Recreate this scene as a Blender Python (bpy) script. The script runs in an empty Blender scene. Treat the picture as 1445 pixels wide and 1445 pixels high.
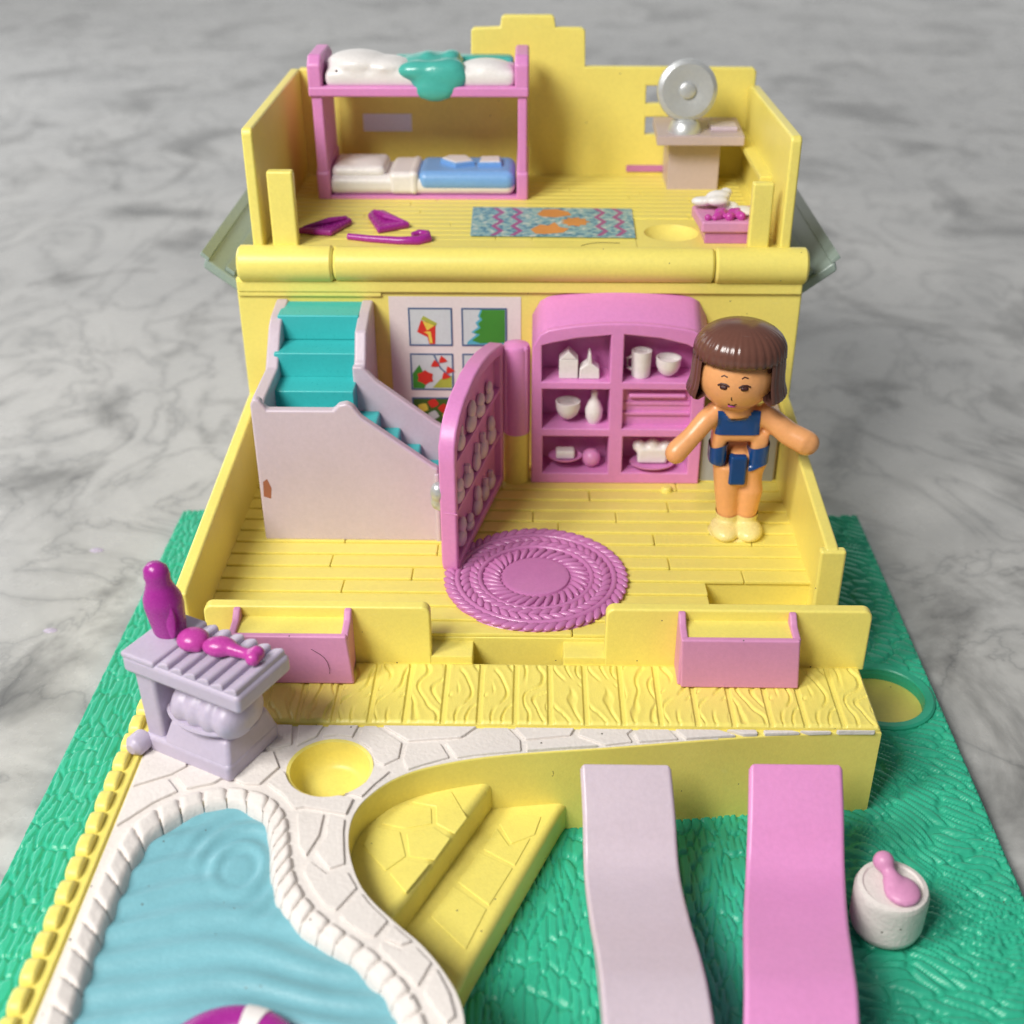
import bpy, bmesh, math, random
import numpy as np
from mathutils import Vector, Matrix
PI = math.pi
rnd = random.Random(7)
S = bpy.context.scene
C = S.collection

# ------------------------------------------------------------------ camera
cam_d = bpy.data.cameras.new('camera'); cam = bpy.data.objects.new('camera', cam_d); C.objects.link(cam)
cam_d.sensor_width = 36.0; cam_d.lens = 36*1745/1445
cam_d.clip_start = 0.1; cam_d.clip_end = 500
right = Vector((0.9998, 0.0187, -0.0015)); up = Vector((-0.0087, 0.5060, 0.8625)); back = right.cross(up)
right.normalize(); back.normalize(); up = back.cross(right)
cam.matrix_world = Matrix(((right.x, up.x, back.x, 0.196), (right.y, up.y, back.y, -9.237), (right.z, up.z, back.z, 8.831), (0, 0, 0, 1)))
cam_d.dof.use_dof = True; cam_d.dof.focus_distance = 12.7; cam_d.dof.aperture_fstop = 0.36
S.camera = cam
# ------------------------------------------------------------------ light
w = bpy.data.worlds.new("World"); S.world = w; w.use_nodes = True
bg = w.node_tree.nodes['Background']; bg.inputs[0].default_value = (0.90, 0.94, 1.0, 1); bg.inputs[1].default_value = 0.15
def area(name, loc, target, sx, sy, power, col):
    d = bpy.data.lights.new(name, 'AREA'); d.shape = 'RECTANGLE'; d.size = sx; d.size_y = sy; d.energy = power; d.color = col
    o = bpy.data.objects.new(name, d); C.objects.link(o); o.location = loc
    o.rotation_euler = (Vector(target)-Vector(loc)).to_track_quat('-Z', 'Y').to_euler(); return o
for k in (-1, 1):   # the two sashes of the window the toy is lit by
    area('window_light', (-16+k*3.6, -15-k*3.2, 26.0), (0.5, 2, 1.0), 6.2, 11, 7200, (1.0, 0.97, 0.93))
area('far_window_light', (-34, 30, 17), (-5, 8, 0), 24, 18, 5200, (0.97, 0.98, 1.0))
area('back_fill_light', (2, 80, 21), (0, 8, 10), 130, 42, 11500, (1.0, 0.99, 0.96))  # unseen wide soft lamp, added to brighten the far marble by grazing reflection
S.view_settings.view_transform = 'Standard'; S.view_settings.look = 'None'; S.view_settings.exposure = 0.0; S.view_settings.gamma = 1
S.render.engine = 'CYCLES'
S.cycles.use_denoising = True
S.cycles.max_bounces = 8; S.cycles.diffuse_bounces = 5

# ------------------------------------------------------------------ materials
def mat(name, col, rough=0.4, sss=0.0, specks=0.0, mott=0.06, metal=0.0, bump=0.0, bscale=30, coat=0.0, sscol=(0.3, 0.2, 0.1), spk_scale=9):
    m = bpy.data.materials.new(name); m.use_nodes = True; nt = m.node_tree; N = nt.nodes; L = nt.links
    b = N['Principled BSDF']; tc = N.new('ShaderNodeTexCoord')
    b.inputs['Roughness'].default_value = rough; b.inputs['Metallic'].default_value = metal
    if sss:
        b.inputs['Subsurface Weight'].default_value = sss; b.inputs['Subsurface Radius'].default_value = (1, 0.8, 0.5); b.inputs['Subsurface Scale'].default_value = 0.06
    if coat: b.inputs['Coat Weight'].default_value = coat; b.inputs['Coat Roughness'].default_value = 0.08
    n1 = N.new('ShaderNodeTexNoise'); n1.inputs['Scale'].default_value = 1.3; n1.inputs['Detail'].default_value = 5
    L.new(tc.outputs['Object'], n1.inputs['Vector'])
    mx = N.new('ShaderNodeMix'); mx.data_type = 'RGBA'
    mx.inputs[6].default_value = tuple(c*(1-mott*1.6) for c in col)+(1,); mx.inputs[7].default_value = tuple(min(1, c*(1+mott)) for c in col)+(1,)
    L.new(n1.outputs[0], mx.inputs[0]); out = mx.outputs[2]
    # fine grain of grime
    n2 = N.new('ShaderNodeTexNoise'); n2.inputs['Scale'].default_value = 22; n2.inputs['Detail'].default_value = 6; n2.inputs['Roughness'].default_value = 0.7
    L.new(tc.outputs['Object'], n2.inputs['Vector'])
    r2 = N.new('ShaderNodeMapRange'); r2.inputs[1].default_value = 0.3; r2.inputs[2].default_value = 0.75; r2.inputs[3].default_value = 0.93; r2.inputs[4].default_value = 1.03
    L.new(n2.outputs[0], r2.inputs[0])
    m2 = N.new('ShaderNodeVectorMath'); m2.operation = 'SCALE'; L.new(out, m2.inputs[0]); L.new(r2.outputs[0], m2.inputs['Scale']); out = m2.outputs[0]
    if specks:
        v = N.new('ShaderNodeTexVoronoi'); v.inputs['Scale'].default_value = spk_scale; L.new(tc.outputs['Object'], v.inputs['Vector'])
        lt = N.new('ShaderNodeMath'); lt.operation = 'LESS_THAN'; lt.inputs[1].default_value = 0.075; L.new(v.outputs['Distance'], lt.inputs[0])
        sp = N.new('ShaderNodeSeparateColor'); L.new(v.outputs['Color'], sp.inputs[0])
        gt = N.new('ShaderNodeMath'); gt.operation = 'LESS_THAN'; gt.inputs[1].default_value = specks; L.new(sp.outputs[0], gt.inputs[0])
        mu = N.new('ShaderNodeMath'); mu.operation = 'MULTIPLY'; L.new(lt.outputs[0], mu.inputs[0]); L.new(gt.outputs[0], mu.inputs[1])
        m3 = N.new('ShaderNodeMix'); m3.data_type = 'RGBA'; m3.inputs[7].default_value = (0.10, 0.09, 0.07, 1)
        L.new(mu.outputs[0], m3.inputs[0]); L.new(out, m3.inputs[6]); out = m3.outputs[2]
    sm = N.new('ShaderNodeMapping'); sm.inputs['Scale'].default_value = (2.0, 17.0, 9.0); sm.inputs['Rotation'].default_value = (0.3, 0.2, 0.6); L.new(tc.outputs['Object'], sm.inputs[0])
    sn_ = N.new('ShaderNodeTexNoise'); sn_.inputs['Scale'].default_value = 1.6; sn_.inputs['Detail'].default_value = 7; sn_.inputs['Roughness'].default_value = 0.7; L.new(sm.outputs[0], sn_.inputs['Vector'])
    sr = N.new('ShaderNodeMapRange'); sr.inputs[1].default_value = 0.64; sr.inputs[2].default_value = 0.74; sr.inputs[3].default_value = 0.0; sr.inputs[4].default_value = 0.22; L.new(sn_.outputs[0], sr.inputs[0])
    m4 = N.new('ShaderNodeMix'); m4.data_type = 'RGBA'; m4.inputs[7].default_value = tuple(min(1, c*.6+.35) for c in col)+(1,); L.new(sr.outputs[0], m4.inputs[0]); L.new(out, m4.inputs[6]); out = m4.outputs[2]
    L.new(out, b.inputs['Base Color'])
    rr = N.new('ShaderNodeMapRange'); rr.inputs[3].default_value = max(0, rough-0.08); rr.inputs[4].default_value = min(1, rough+0.12)
    L.new(n2.outputs[0], rr.inputs[0]); L.new(rr.outputs[0], b.inputs['Roughness'])
    if bump:
        nb = N.new('ShaderNodeTexNoise'); nb.inputs['Scale'].default_value = bscale; nb.inputs['Detail'].default_value = 4
        L.new(tc.outputs['Object'], nb.inputs['Vector'])
        bp = N.new('ShaderNodeBump'); bp.inputs['Strength'].default_value = bump; bp.inputs['Distance'].default_value = 0.02
        L.new(nb.outputs[0], bp.inputs['Height']); L.new(bp.outputs[0], b.inputs['Normal'])
    return m
YELLOW = mat('yellow_plastic', (0.90, 0.775, 0.185), 0.36, sss=0.12, specks=0.08, mott=0.07, bump=0.12, bscale=40)
GREEN = mat('green_plastic', (0.034, 0.47, 0.285), 0.36, specks=0.05, mott=0.1, bump=0.1)
WHITEP = mat('white_paint', (0.78, 0.73, 0.69), 0.6, specks=0.3, mott=0.08, bump=0.35, bscale=26, spk_scale=7)
WHITE = mat('white_gloss', (0.82, 0.79, 0.77), 0.3, mott=0.08, bump=0.2, bscale=12)
CREAM = mat('cream_paint', (0.88, 0.74, 0.30), 0.25, mott=0.15, bump=0.5, bscale=14)
PALEPINK = mat('pale_pink_paint', (0.80, 0.62, 0.70), 0.35, mott=0.12, bump=0.25, bscale=14)
PALEBLUE = mat('pale_blue_sticker', (0.80, 0.84, 0.92), 0.5, mott=0.04)
WATER = mat('water_blue', (0.20, 0.47, 0.54), 0.36, specks=0.3, mott=0.12, bump=0.15)
LILAC = mat('lilac_plastic', (0.62, 0.52, 0.59), 0.33, sss=0.12, mott=0.05, bump=0.08)
GRILL = mat('lilac_grill_plastic', (0.52, 0.46, 0.58), 0.36, sss=0.2, mott=0.06, bump=0.12, bscale=16)
PINK = mat('pink_plastic', (0.73, 0.27, 0.58), 0.36, sss=0.12, mott=0.05, bump=0.08)
LPINK = mat('light_pink_plastic', (0.76, 0.30, 0.60), 0.36, sss=0.12, mott=0.05, bump=0.08)
ROSE = mat('rose_paint', (0.70, 0.30, 0.52), 0.4, mott=0.08, bump=0.1, specks=0.05)
MAUVE = mat('mauve_plastic', (0.56, 0.20, 0.44), 0.2, mott=0.06, bump=0.08)
PURPLE = mat('purple_plastic', (0.37, 0.025, 0.29), 0.25, mott=0.12, bump=0.1, bscale=10)
MAGENTA = mat('magenta_paint', (0.55, 0.06, 0.37), 0.25, mott=0.2, bump=0.2, bscale=9)
TEAL = mat('teal_plastic', (0.045, 0.50, 0.50), 0.28, mott=0.06, bump=0.06)
TEALP = mat('teal_paint', (0.075, 0.46, 0.39), 0.2, mott=0.15, bump=0.25, bscale=10)
BLUE = mat('blue_paint', (0.19, 0.40, 0.74), 0.3, mott=0.08)
SKIN = mat('skin_plastic', (0.84, 0.40, 0.16), 0.30, sss=0.1, mott=0.05)
HAIR = mat('brown_hair_plastic', (0.15, 0.062, 0.045), 0.17, mott=0.15)
NAVY = mat('navy_paint', (0.008, 0.065, 0.24), 0.18, mott=0.2)
INK = mat('brown_ink', (0.055, 0.012, 0.012), 0.5, mott=0.1)
SILVER = mat('silver_paint', (0.60, 0.62, 0.63), 0.33, metal=0.45, mott=0.12, bump=0.1)
GREYST = mat('grey_sticker', (0.38, 0.39, 0.41), 0.5, mott=0.05)
ROOFM = mat('grey_green_plastic', (0.30, 0.38, 0.34), 0.28, mott=0.06)
GREYPINK = mat('grey_pink_plastic', (0.55, 0.44, 0.44), 0.4, mott=0.06)
PAPER = mat('sticker_paper', (0.80, 0.71, 0.68), 0.5, mott=0.04)
PANE = mat('printed_sky', (0.62, 0.66, 0.66), 0.5, mott=0.08)
PBLUE = mat('printed_blue', (0.07, 0.13, 0.26), 0.5)
PCYAN = mat('printed_cyan', (0.10, 0.42, 0.55), 0.5)
PGREEN = mat('printed_green', (0.055, 0.27, 0.03), 0.5, mott=0.2)
PDGREEN = mat('printed_dark_green', (0.06, 0.13, 0.02), 0.5, mott=0.3)
PRED = mat('printed_red', (0.66, 0.035, 0.02), 0.5, mott=0.1)
PYEL = mat('printed_yellow', (0.80, 0.62, 0.08), 0.5, mott=0.1)
PLIME = mat('printed_lime', (0.42, 0.45, 0.06), 0.5, mott=0.1)
PORANGE = mat('printed_orange', (0.74, 0.30, 0.08), 0.5, mott=0.2)
PPURP = mat('printed_purple', (0.38, 0.10, 0.27), 0.5, mott=0.1)
RUST = mat('brown_chip', (0.36, 0.13, 0.07), 0.6, mott=0.3)

def rug_print():
    m = bpy.data.materials.new('rug_print'); m.use_nodes = True; N = m.node_tree.nodes; L = m.node_tree.links; b = N['Principled BSDF']; b.inputs['Roughness'].default_value = 0.5
    tc = N.new('ShaderNodeTexCoord'); n = N.new('ShaderNodeTexNoise'); n.inputs['Scale'].default_value = 14; n.inputs['Detail'].default_value = 3; L.new(tc.outputs['Object'], n.inputs['Vector'])
    r = N.new('ShaderNodeValToRGB'); e = r.color_ramp.elements; e[0].position = 0.36; e[0].color = (0.06, 0.20, 0.30, 1); e[1].position = 0.68; e[1].color = (0.62, 0.66, 0.62, 1)
    x = e.new(0.46); x.color = (0.22, 0.42, 0.48, 1); x = e.new(0.57); x.color = (0.30, 0.46, 0.42, 1)
    L.new(n.outputs[0], r.inputs[0]); L.new(r.outputs[0], b.inputs['Base Color']); return m
RUGP = rug_print()

def marble():
    m = bpy.data.materials.new('marble'); m.use_nodes = True; N = m.node_tree.nodes; L = m.node_tree.links; b = N['Principled BSDF']
    tc = N.new('ShaderNodeTexCoord'); mp = N.new('ShaderNodeMapping'); mp.inputs['Rotation'].default_value = (0, 0, 0.75); mp.inputs['Scale'].default_value = (0.95, 0.8, 1); L.new(tc.outputs['Object'], mp.inputs[0])
    def noise(scale, det, dist, rough=0.6):
        n = N.new('ShaderNodeTexNoise'); n.inputs['Scale'].default_value = scale; n.inputs['Detail'].default_value = det; n.inputs['Distortion'].default_value = dist; n.inputs['Roughness'].default_value = rough
        L.new(mp.outputs[0], n.inputs['Vector']); return n
    def ramp(src, pts):
        r = N.new('ShaderNodeValToRGB'); e = r.color_ramp.elements
        e[0].position, e[1].position = pts[0][0], pts[-1][0]; e[0].color = pts[0][1]+(1,); e[1].color = pts[-1][1]+(1,)
        for p, c in pts[1:-1]:
            x = e.new(p); x.color = c+(1,)
        L.new(src, r.inputs[0]); return r
    def mix(a, bb, fac=1.0):
        x = N.new('ShaderNodeMix'); x.data_type = 'RGBA'; x.blend_type = 'MULTIPLY'; x.inputs[0].default_value = fac; L.new(a, x.inputs[6]); L.new(bb, x.inputs[7]); return x.outputs[2]
    base = ramp(noise(0.20, 6, 0.6).outputs[0], [(0.30, (0.42, 0.42, 0.412)), (0.46, (0.53, 0.528, 0.515)), (0.62, (0.60, 0.595, 0.575))])
    blot = ramp(noise(0.36, 8, 0.7, 0.58).outputs[0], [(0.33, (0.24, 0.245, 0.25)), (0.40, (0.56, 0.56, 0.56)), (0.48, (1, 1, 1))])
    fine = ramp(noise(6.0, 10, 0.3, 0.75).outputs[0], [(0.28, (0.86, 0.86, 0.86)), (0.42, (0.95, 0.95, 0.95)), (0.62, (1.0, 1.0, 1.0))])
    out = mix(mix(base.outputs[0], blot.outputs[0], 0.85), fine.outputs[0], 0.7)
    # thin veins: where a noise crosses one value
    vn = noise(0.28, 5, 2.0, 0.55); sb = N.new('ShaderNodeMath'); sb.operation = 'SUBTRACT'; sb.inputs[1].default_value = 0.5; L.new(vn.outputs[0], sb.inputs[0])
    ab = N.new('ShaderNodeMath'); ab.operation = 'ABSOLUTE'; L.new(sb.outputs[0], ab.inputs[0])
    vr = ramp(ab.outputs[0], [(0.0, (0.55, 0.56, 0.57)), (0.012, (0.80, 0.80, 0.80)), (0.06, (1, 1, 1))])
    out = mix(out, vr.outputs[0], 0.7)
    L.new(out, b.inputs['Base Color']); b.inputs['Roughness'].default_value = 0.22; b.inputs['Specular IOR Level'].default_value = 0.5
    rr = N.new('ShaderNodeMapRange'); rr.inputs[3].default_value = 0.16; rr.inputs[4].default_value = 0.36; L.new(noise(3, 4, 0).outputs[0], rr.inputs[0]); L.new(rr.outputs[0], b.inputs['Roughness'])
    return m
MARBLE = marble()

# ------------------------------------------------------------------ helpers
def thing(name, label, cat, loc=(0, 0, 0), rz=0.0, group=None):
    o = bpy.data.objects.new(name, None); C.objects.link(o); o.empty_display_size = 0.1
    o.location = loc; o.rotation_euler = (0, 0, rz); o['label'] = label; o['category'] = cat
    if group: o['group'] = group
    return o
def tag(o, label, cat, group=None):
    o['label'] = label; o['category'] = cat
    if group: o['group'] = group
    return o
def rootloc(o):
    v = Vector((0, 0, 0)); r = 0
    while o is not None:
        v += o.location; o = o.parent
    return v
def finish(bm, smooth=True, angle=40):
    bmesh.ops.recalc_face_normals(bm, faces=bm.faces)
    for f in bm.faces: f.smooth = smooth
    if smooth:
        for e in bm.edges:
            e.smooth = not (len(e.link_faces) == 2 and e.calc_face_angle(0) > math.radians(angle))
    return bm
def obj(name, bm, m, parent=None, world=True, label=None, wn=True, angle=40):
    """one mesh object; WORLD: the mesh is given in world coordinates and moved into its parent's"""
    finish(bm, angle=angle)
    if parent is not None and world:
        bmesh.ops.translate(bm, vec=-rootloc(parent), verts=bm.verts)
    me = bpy.data.meshes.new(name); bm.to_mesh(me); bm.free(); me.materials.append(m)
    o = bpy.data.objects.new(name, me); C.objects.link(o)
    if parent is not None: o.parent = parent
    if label: o['label'] = label
    if wn:
        md = o.modifiers.new('normals', 'WEIGHTED_NORMAL'); md.keep_sharp = True; md.weight = 80
    return o
def bevel(bm, off, seg=2, ang=25):
    if off <= 0: return bm
    es = [e for e in bm.edges if len(e.link_faces) == 2 and e.calc_face_angle(0) > math.radians(ang)]
    bmesh.ops.bevel(bm, geom=es, offset=off, segments=seg, profile=0.5, affect='EDGES', clamp_overlap=True)
    return bm
def box(x0, x1, y0, y1, z0, z1, b=0.02, seg=2, taper=None):
    bm = bmesh.new(); bmesh.ops.create_cube(bm, size=1)
    for v in bm.verts:
        v.co = Vector((x0+(v.co.x+.5)*(x1-x0), y0+(v.co.y+.5)*(y1-y0), z0+(v.co.z+.5)*(z1-z0)))
    return bevel(bm, b, seg)
def prism(pts, vec, b=0.02, seg=2):
    bm = bmesh.new(); vs = [bm.verts.new(p) for p in pts]; f = bm.faces.new(vs)
    r = bmesh.ops.extrude_face_region(bm, geom=[f]); bmesh.ops.translate(bm, vec=vec, verts=[v for v in r['geom'] if isinstance(v, bmesh.types.BMVert)])
    bmesh.ops.recalc_face_normals(bm, faces=bm.faces)
    return bevel(bm, b, seg)
def join(*bms):
    a = bms[0]
    for b in bms[1:]:
        me = bpy.data.meshes.new('tmp'); b.to_mesh(me); b.free(); a.from_mesh(me); bpy.data.meshes.remove(me)
    return a
def xf(bm, M):
    bmesh.ops.transform(bm, matrix=M, verts=bm.verts); return bm
def lathe(prof, n=32, center=(0, 0, 0), sx=1, sy=1):
    bm = bmesh.new(); rings = []
    for r, z in prof:
        if r < 1e-5: rings.append([bm.verts.new((center[0], center[1], center[2]+z))])
        else: rings.append([bm.verts.new((center[0]+sx*r*math.cos(2*PI*k/n), center[1]+sy*r*math.sin(2*PI*k/n), center[2]+z)) for k in range(n)])
    for a, b in zip(rings, rings[1:]):
        for k in range(n):
            k2 = (k+1) % n
            if len(a) == 1 and len(b) == 1: continue
            if len(a) == 1: bm.faces.new((a[0], b[k], b[k2]))
            elif len(b) == 1: bm.faces.new((a[k], b[0], a[k2]))
            else: bm.faces.new((a[k], b[k], b[k2], a[k2]))
    return bm
def ball(c, r, seg=20, rings=12):
    if not hasattr(r, '__len__'): r = (r, r, r)
    bm = bmesh.new(); bmesh.ops.create_uvsphere(bm, u_segments=seg, v_segments=rings, radius=1)
    return xf(bm, Matrix.Translation(c) @ Matrix.Diagonal((*r, 1)))
def tube(path, rad, n=10, closed=False, flat=1.0):
    P = [Vector(p) for p in path]; R = rad if hasattr(rad, '__len__') else [rad]*len(P)
    bm = bmesh.new(); rings = []; m = len(P)
    for i, p in enumerate(P):
        a = P[(i-1) % m] if (closed or i) else p; c = P[(i+1) % m] if (closed or i < m-1) else p
        t = (c-a).normalized(); u = t.cross(Vector((0, 0, 1)))
        if u.length < 1e-3: u = t.cross(Vector((0, 1, 0)))
        u.normalize(); v = u.cross(t)
        rings.append([bm.verts.new(p+u*R[i]*math.cos(2*PI*k/n)+v*R[i]*flat*math.sin(2*PI*k/n)) for k in range(n)])
    for i in range(m if closed else m-1):
        a, b = rings[i], rings[(i+1) % m]
        for k in range(n): bm.faces.new((a[k], a[(k+1) % n], b[(k+1) % n], b[k]))
    if not closed:
        bm.faces.new(rings[0][::-1]); bm.faces.new(rings[-1])
    return bm
def catmull(pts, n=6, closed=False):
    P = [np.array(p, float) for p in pts]; m = len(P); out = []
    for i in range(m if closed else m-1):
        p1, p2 = P[i], P[(i+1) % m]
        p0 = P[i-1] if (closed or i) else 2*p1-p2
        p3 = P[(i+2) % m] if (closed or i < m-2) else 2*p2-p1
        for k in range(n):
            t = k/n; out.append(0.5*((2*p1)+(-p0+p2)*t+(2*p0-5*p1+4*p2-p3)*t*t+(-p0+3*p1-3*p2+p3)*t**3))
    if not closed: out.append(P[-1])
    return [tuple(p) for p in out]
def slab(loops, z0, z1, b=0.015):
    """a flat plate with holes between z0 and z1: loops[0] the outline, the others holes"""
    cu = bpy.data.curves.new('c', 'CURVE'); cu.dimensions = '2D'; cu.fill_mode = 'BOTH'
    for lp in loops:
        s = cu.splines.new('POLY'); s.points.add(len(lp)-1); s.use_cyclic_u = True
        for i, p in enumerate(lp): s.points[i].co = (p[0], p[1], 0, 1)
    cu.extrude = (z1-z0)/2-b; cu.bevel_depth = b; cu.bevel_resolution = 2; cu.offset = -b
    o = bpy.data.objects.new('c', cu); C.objects.link(o); bpy.context.view_layer.update()
    dg = bpy.context.evaluated_depsgraph_get(); me = bpy.data.meshes.new_from_object(o.evaluated_get(dg))
    bm = bmesh.new(); bm.from_mesh(me); bpy.data.objects.remove(o); bpy.data.meshes.remove(me)
    bmesh.ops.remove_doubles(bm, verts=bm.verts, dist=1e-4)
    bmesh.ops.translate(bm, vec=(0, 0, (z0+z1)/2), verts=bm.verts); return bm
STAND = Matrix(((1, 0, 0, 0), (0, 0, 1, 0), (0, 1, 0, 0), (0, 0, 0, 1)))   # (x, y, z) -> (x, z, y): a plate drawn flat stands up
def grid(xs, ys, zf, keep=None):
    nx, ny = len(xs), len(ys); X, Y = np.meshgrid(xs, ys, indexing='ij'); Z = zf(X, Y)
    V = np.stack([X, Y, Z], -1).reshape(-1, 3); i = np.arange(nx*ny).reshape(nx, ny)
    F = np.stack([i[:-1, :-1], i[1:, :-1], i[1:, 1:], i[:-1, 1:]], -1).reshape(-1, 4)
    if keep is not None:
        k = keep((X[:-1, :-1]+X[1:, 1:])/2, (Y[:-1, :-1]+Y[1:, 1:])/2).reshape(-1); F = F[k]
        u, inv = np.unique(F, return_inverse=True); V = V[u]; F = inv.reshape(-1, 4)
    return V, F
def grid_obj(name, V, F, m, parent):
    V = V-np.array(rootloc(parent)) if parent is not None else V
    me = bpy.data.meshes.new(name); me.vertices.add(len(V)); me.vertices.foreach_set('co', V.astype(np.float32).ravel())
    me.loops.add(F.size); me.loops.foreach_set('vertex_index', F.astype(np.int32).ravel()); me.polygons.add(len(F))
    me.polygons.foreach_set('loop_start', np.arange(0, F.size, 4, dtype=np.int32)); me.update(calc_edges=True); me.validate()
    me.polygons.foreach_set('use_smooth', np.ones(len(me.polygons), bool)); me.materials.append(m)
    o = bpy.data.objects.new(name, me); C.objects.link(o); o.parent = parent; return o
def fuse(bm, voxel, it=6, fac=0.5):
    """grow separate lumps into one continuous skin"""
    me = bpy.data.meshes.new('f'); bm.to_mesh(me); bm.free(); o = bpy.data.objects.new('f', me); C.objects.link(o)
    r = o.modifiers.new('r', 'REMESH'); r.mode = 'VOXEL'; r.voxel_size = voxel
    s = o.modifiers.new('s', 'SMOOTH'); s.iterations = it; s.factor = fac
    bpy.context.view_layer.update(); dg = bpy.context.evaluated_depsgraph_get(); m2 = bpy.data.meshes.new_from_object(o.evaluated_get(dg))
    b = bmesh.new(); b.from_mesh(m2); bpy.data.objects.remove(o); bpy.data.meshes.remove(me); bpy.data.meshes.remove(m2); return b
def instance(name, me, loc, parent, rot=(0, 0, 0), scale=(1, 1, 1)):
    o = bpy.data.objects.new(name, me); C.objects.link(o); o.parent = parent; o.location = Vector(loc)-rootloc(parent); o.rotation_euler = rot; o.scale = scale
    md = o.modifiers.new('normals', 'WEIGHTED_NORMAL'); md.keep_sharp = True
    return o
def meshof(bm, m, name='shared', angle=40):
    finish(bm, angle=angle); me = bpy.data.meshes.new(name); bm.to_mesh(me); bm.free(); me.materials.append(m); return me
def copy_tree(o, parent=None):
    c = o.copy(); C.objects.link(c); c.parent = parent
    for ch in [x for x in bpy.data.objects if x.parent is o]: copy_tree(ch, c)
    return c
def vnoise(X, Y, seed=0):
    """smooth value noise on arrays"""
    xi, yi = np.floor(X).astype(int), np.floor(Y).astype(int); fx, fy = X-xi, Y-yi
    fx = fx*fx*(3-2*fx); fy = fy*fy*(3-2*fy)
    def h(a, b):
        n = (a*374761393+b*668265263+seed*982451653) & 0x7fffffff; n = ((n ^ (n >> 13))*1274126177) & 0x7fffffff
        return ((n ^ (n >> 16)) & 0xffff)/65535.0
    return (h(xi, yi)*(1-fx)+h(xi+1, yi)*fx)*(1-fy)+(h(xi, yi+1)*(1-fx)+h(xi+1, yi+1)*fx)*fy
def cells(U, V, seed):
    """distance to the border between jittered cells (Voronoi F2-F1)"""
    ui, vi = np.floor(U).astype(int), np.floor(V).astype(int); f1 = np.full(U.shape, 9.0); f2 = f1.copy()
    def h(a, b, s):
        n = (a*374761393+b*668265263+(seed*7+s)*982451653) & 0x7fffffff; n = ((n ^ (n >> 13))*1274126177) & 0x7fffffff
        return ((n ^ (n >> 16)) & 0xffff)/65535.0
    for du in (-1, 0, 1):
        for dv in (-1, 0, 1):
            a, b = ui+du, vi+dv; d = np.hypot(a+.5+.8*(h(a, b, 1)-.5)-U, b+.5+.9*(h(a, b, 2)-.5)-V)
            f2 = np.where(d < f1, f1, np.minimum(f2, d)); f1 = np.minimum(f1, d)
    return f2-f1
def sstep(a, b, x):
    t = np.clip((x-a)/(b-a), 0, 1); return t*t*(3-2*t)

# ================================================================== SETTING
bm = bmesh.new(); bmesh.ops.create_grid(bm, x_segments=1, y_segments=1, size=90); bmesh.ops.translate(bm, vec=(0, 40, -0.2), verts=bm.verts)
table = obj('table_top', bm, MARBLE, wn=False); table['kind'] = 'structure'; table['label'] = 'grey veined marble table top under the toy'

# ================================================================== GREEN BASE
base = thing('base_plate', 'green plastic base plate of the toy with engraved grass texture', 'base plate', (0, 0, -0.2))
RC = (4.13, 1.80)   # the round socket beside the deck
circ = lambda c, r, n=40: [(c[0]+r*math.cos(2*PI*k/n), c[1]+r*math.sin(2*PI*k/n)) for k in range(n)]
obj('plate', slab([[(-4.77, -5.2), (4.77, -5.2), (4.77, 5.83), (-4.77, 5.83)], circ(RC, .47)], -0.2, -0.035, 0.02), GREEN, base)
def lawn_z(X, Y):
    wx = 0.5*(vnoise(X*1.7, Y*1.7, 3)-.5); wy = 0.5*(vnoise(X*1.7, Y*1.7, 4)-.5)
    vert = cells((X+wx*.30)/0.082, (Y+wy*.5)/0.33, 11)
    A = 0.35+0.5*vnoise(X*.4, Y*.4, 9)
    u = (X*np.cos(A)-Y*np.sin(A)+wx*.5)/0.36; v = (X*np.sin(A)+Y*np.cos(A)+wy*.6)/0.092
    flow = cells(u, v, 23)
    side = sstep(2.45, 2.6, X+.6*(vnoise(X*1.3, Y*1.3, 8)-.5))
    g = (1-side)*sstep(0.03, 0.20, vert)+side*sstep(0.04, 0.30, flow)
    z = -0.036+0.038*g+0.012*(vnoise(X*5, Y*5, 5)-.5)
    d = np.hypot(X-RC[0], Y-RC[1])
    z = np.where(d < .60, -0.03+0.02*sstep(.60, .57, d), z)
    edge = np.minimum(np.minimum(4.77-np.abs(X), 5.83-Y), 9); z = np.where(edge < .02, -0.07, z)
    seam = np.exp(-((Y-0.93)/.012)**2)*(X < -3.4); z = np.where(X < -3.4, z*(1-.0*seam)+0.012*seam, z)
    return z
keepf = lambda X, Y: ((X < -3.2) | (X > 3.2) | (Y < 0.2)) & ((X < -3.4) | (X > -1.2)) & (np.hypot(X-RC[0], Y-RC[1]) > .475)
V, F = grid(np.arange(-4.775, 4.78, .0152), np.arange(-4.6, 5.84, .0205), lawn_z, keepf)
lg = grid_obj('grass_relief', V, F, GREEN, base); lg['kind'] = 'stuff'
rg = lathe([(.47, -.15), (.475, .005), (.49, .02), (.565, .025), (.59, .005), (.59, -.04)], 48, (RC[0], RC[1], 0)); obj('socket_rim', rg, GREEN, base)
obj('socket_floor', lathe([(0, -.13), (.468, -.13)], 40, (RC[0], RC[1], 0)), YELLOW, base)

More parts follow.
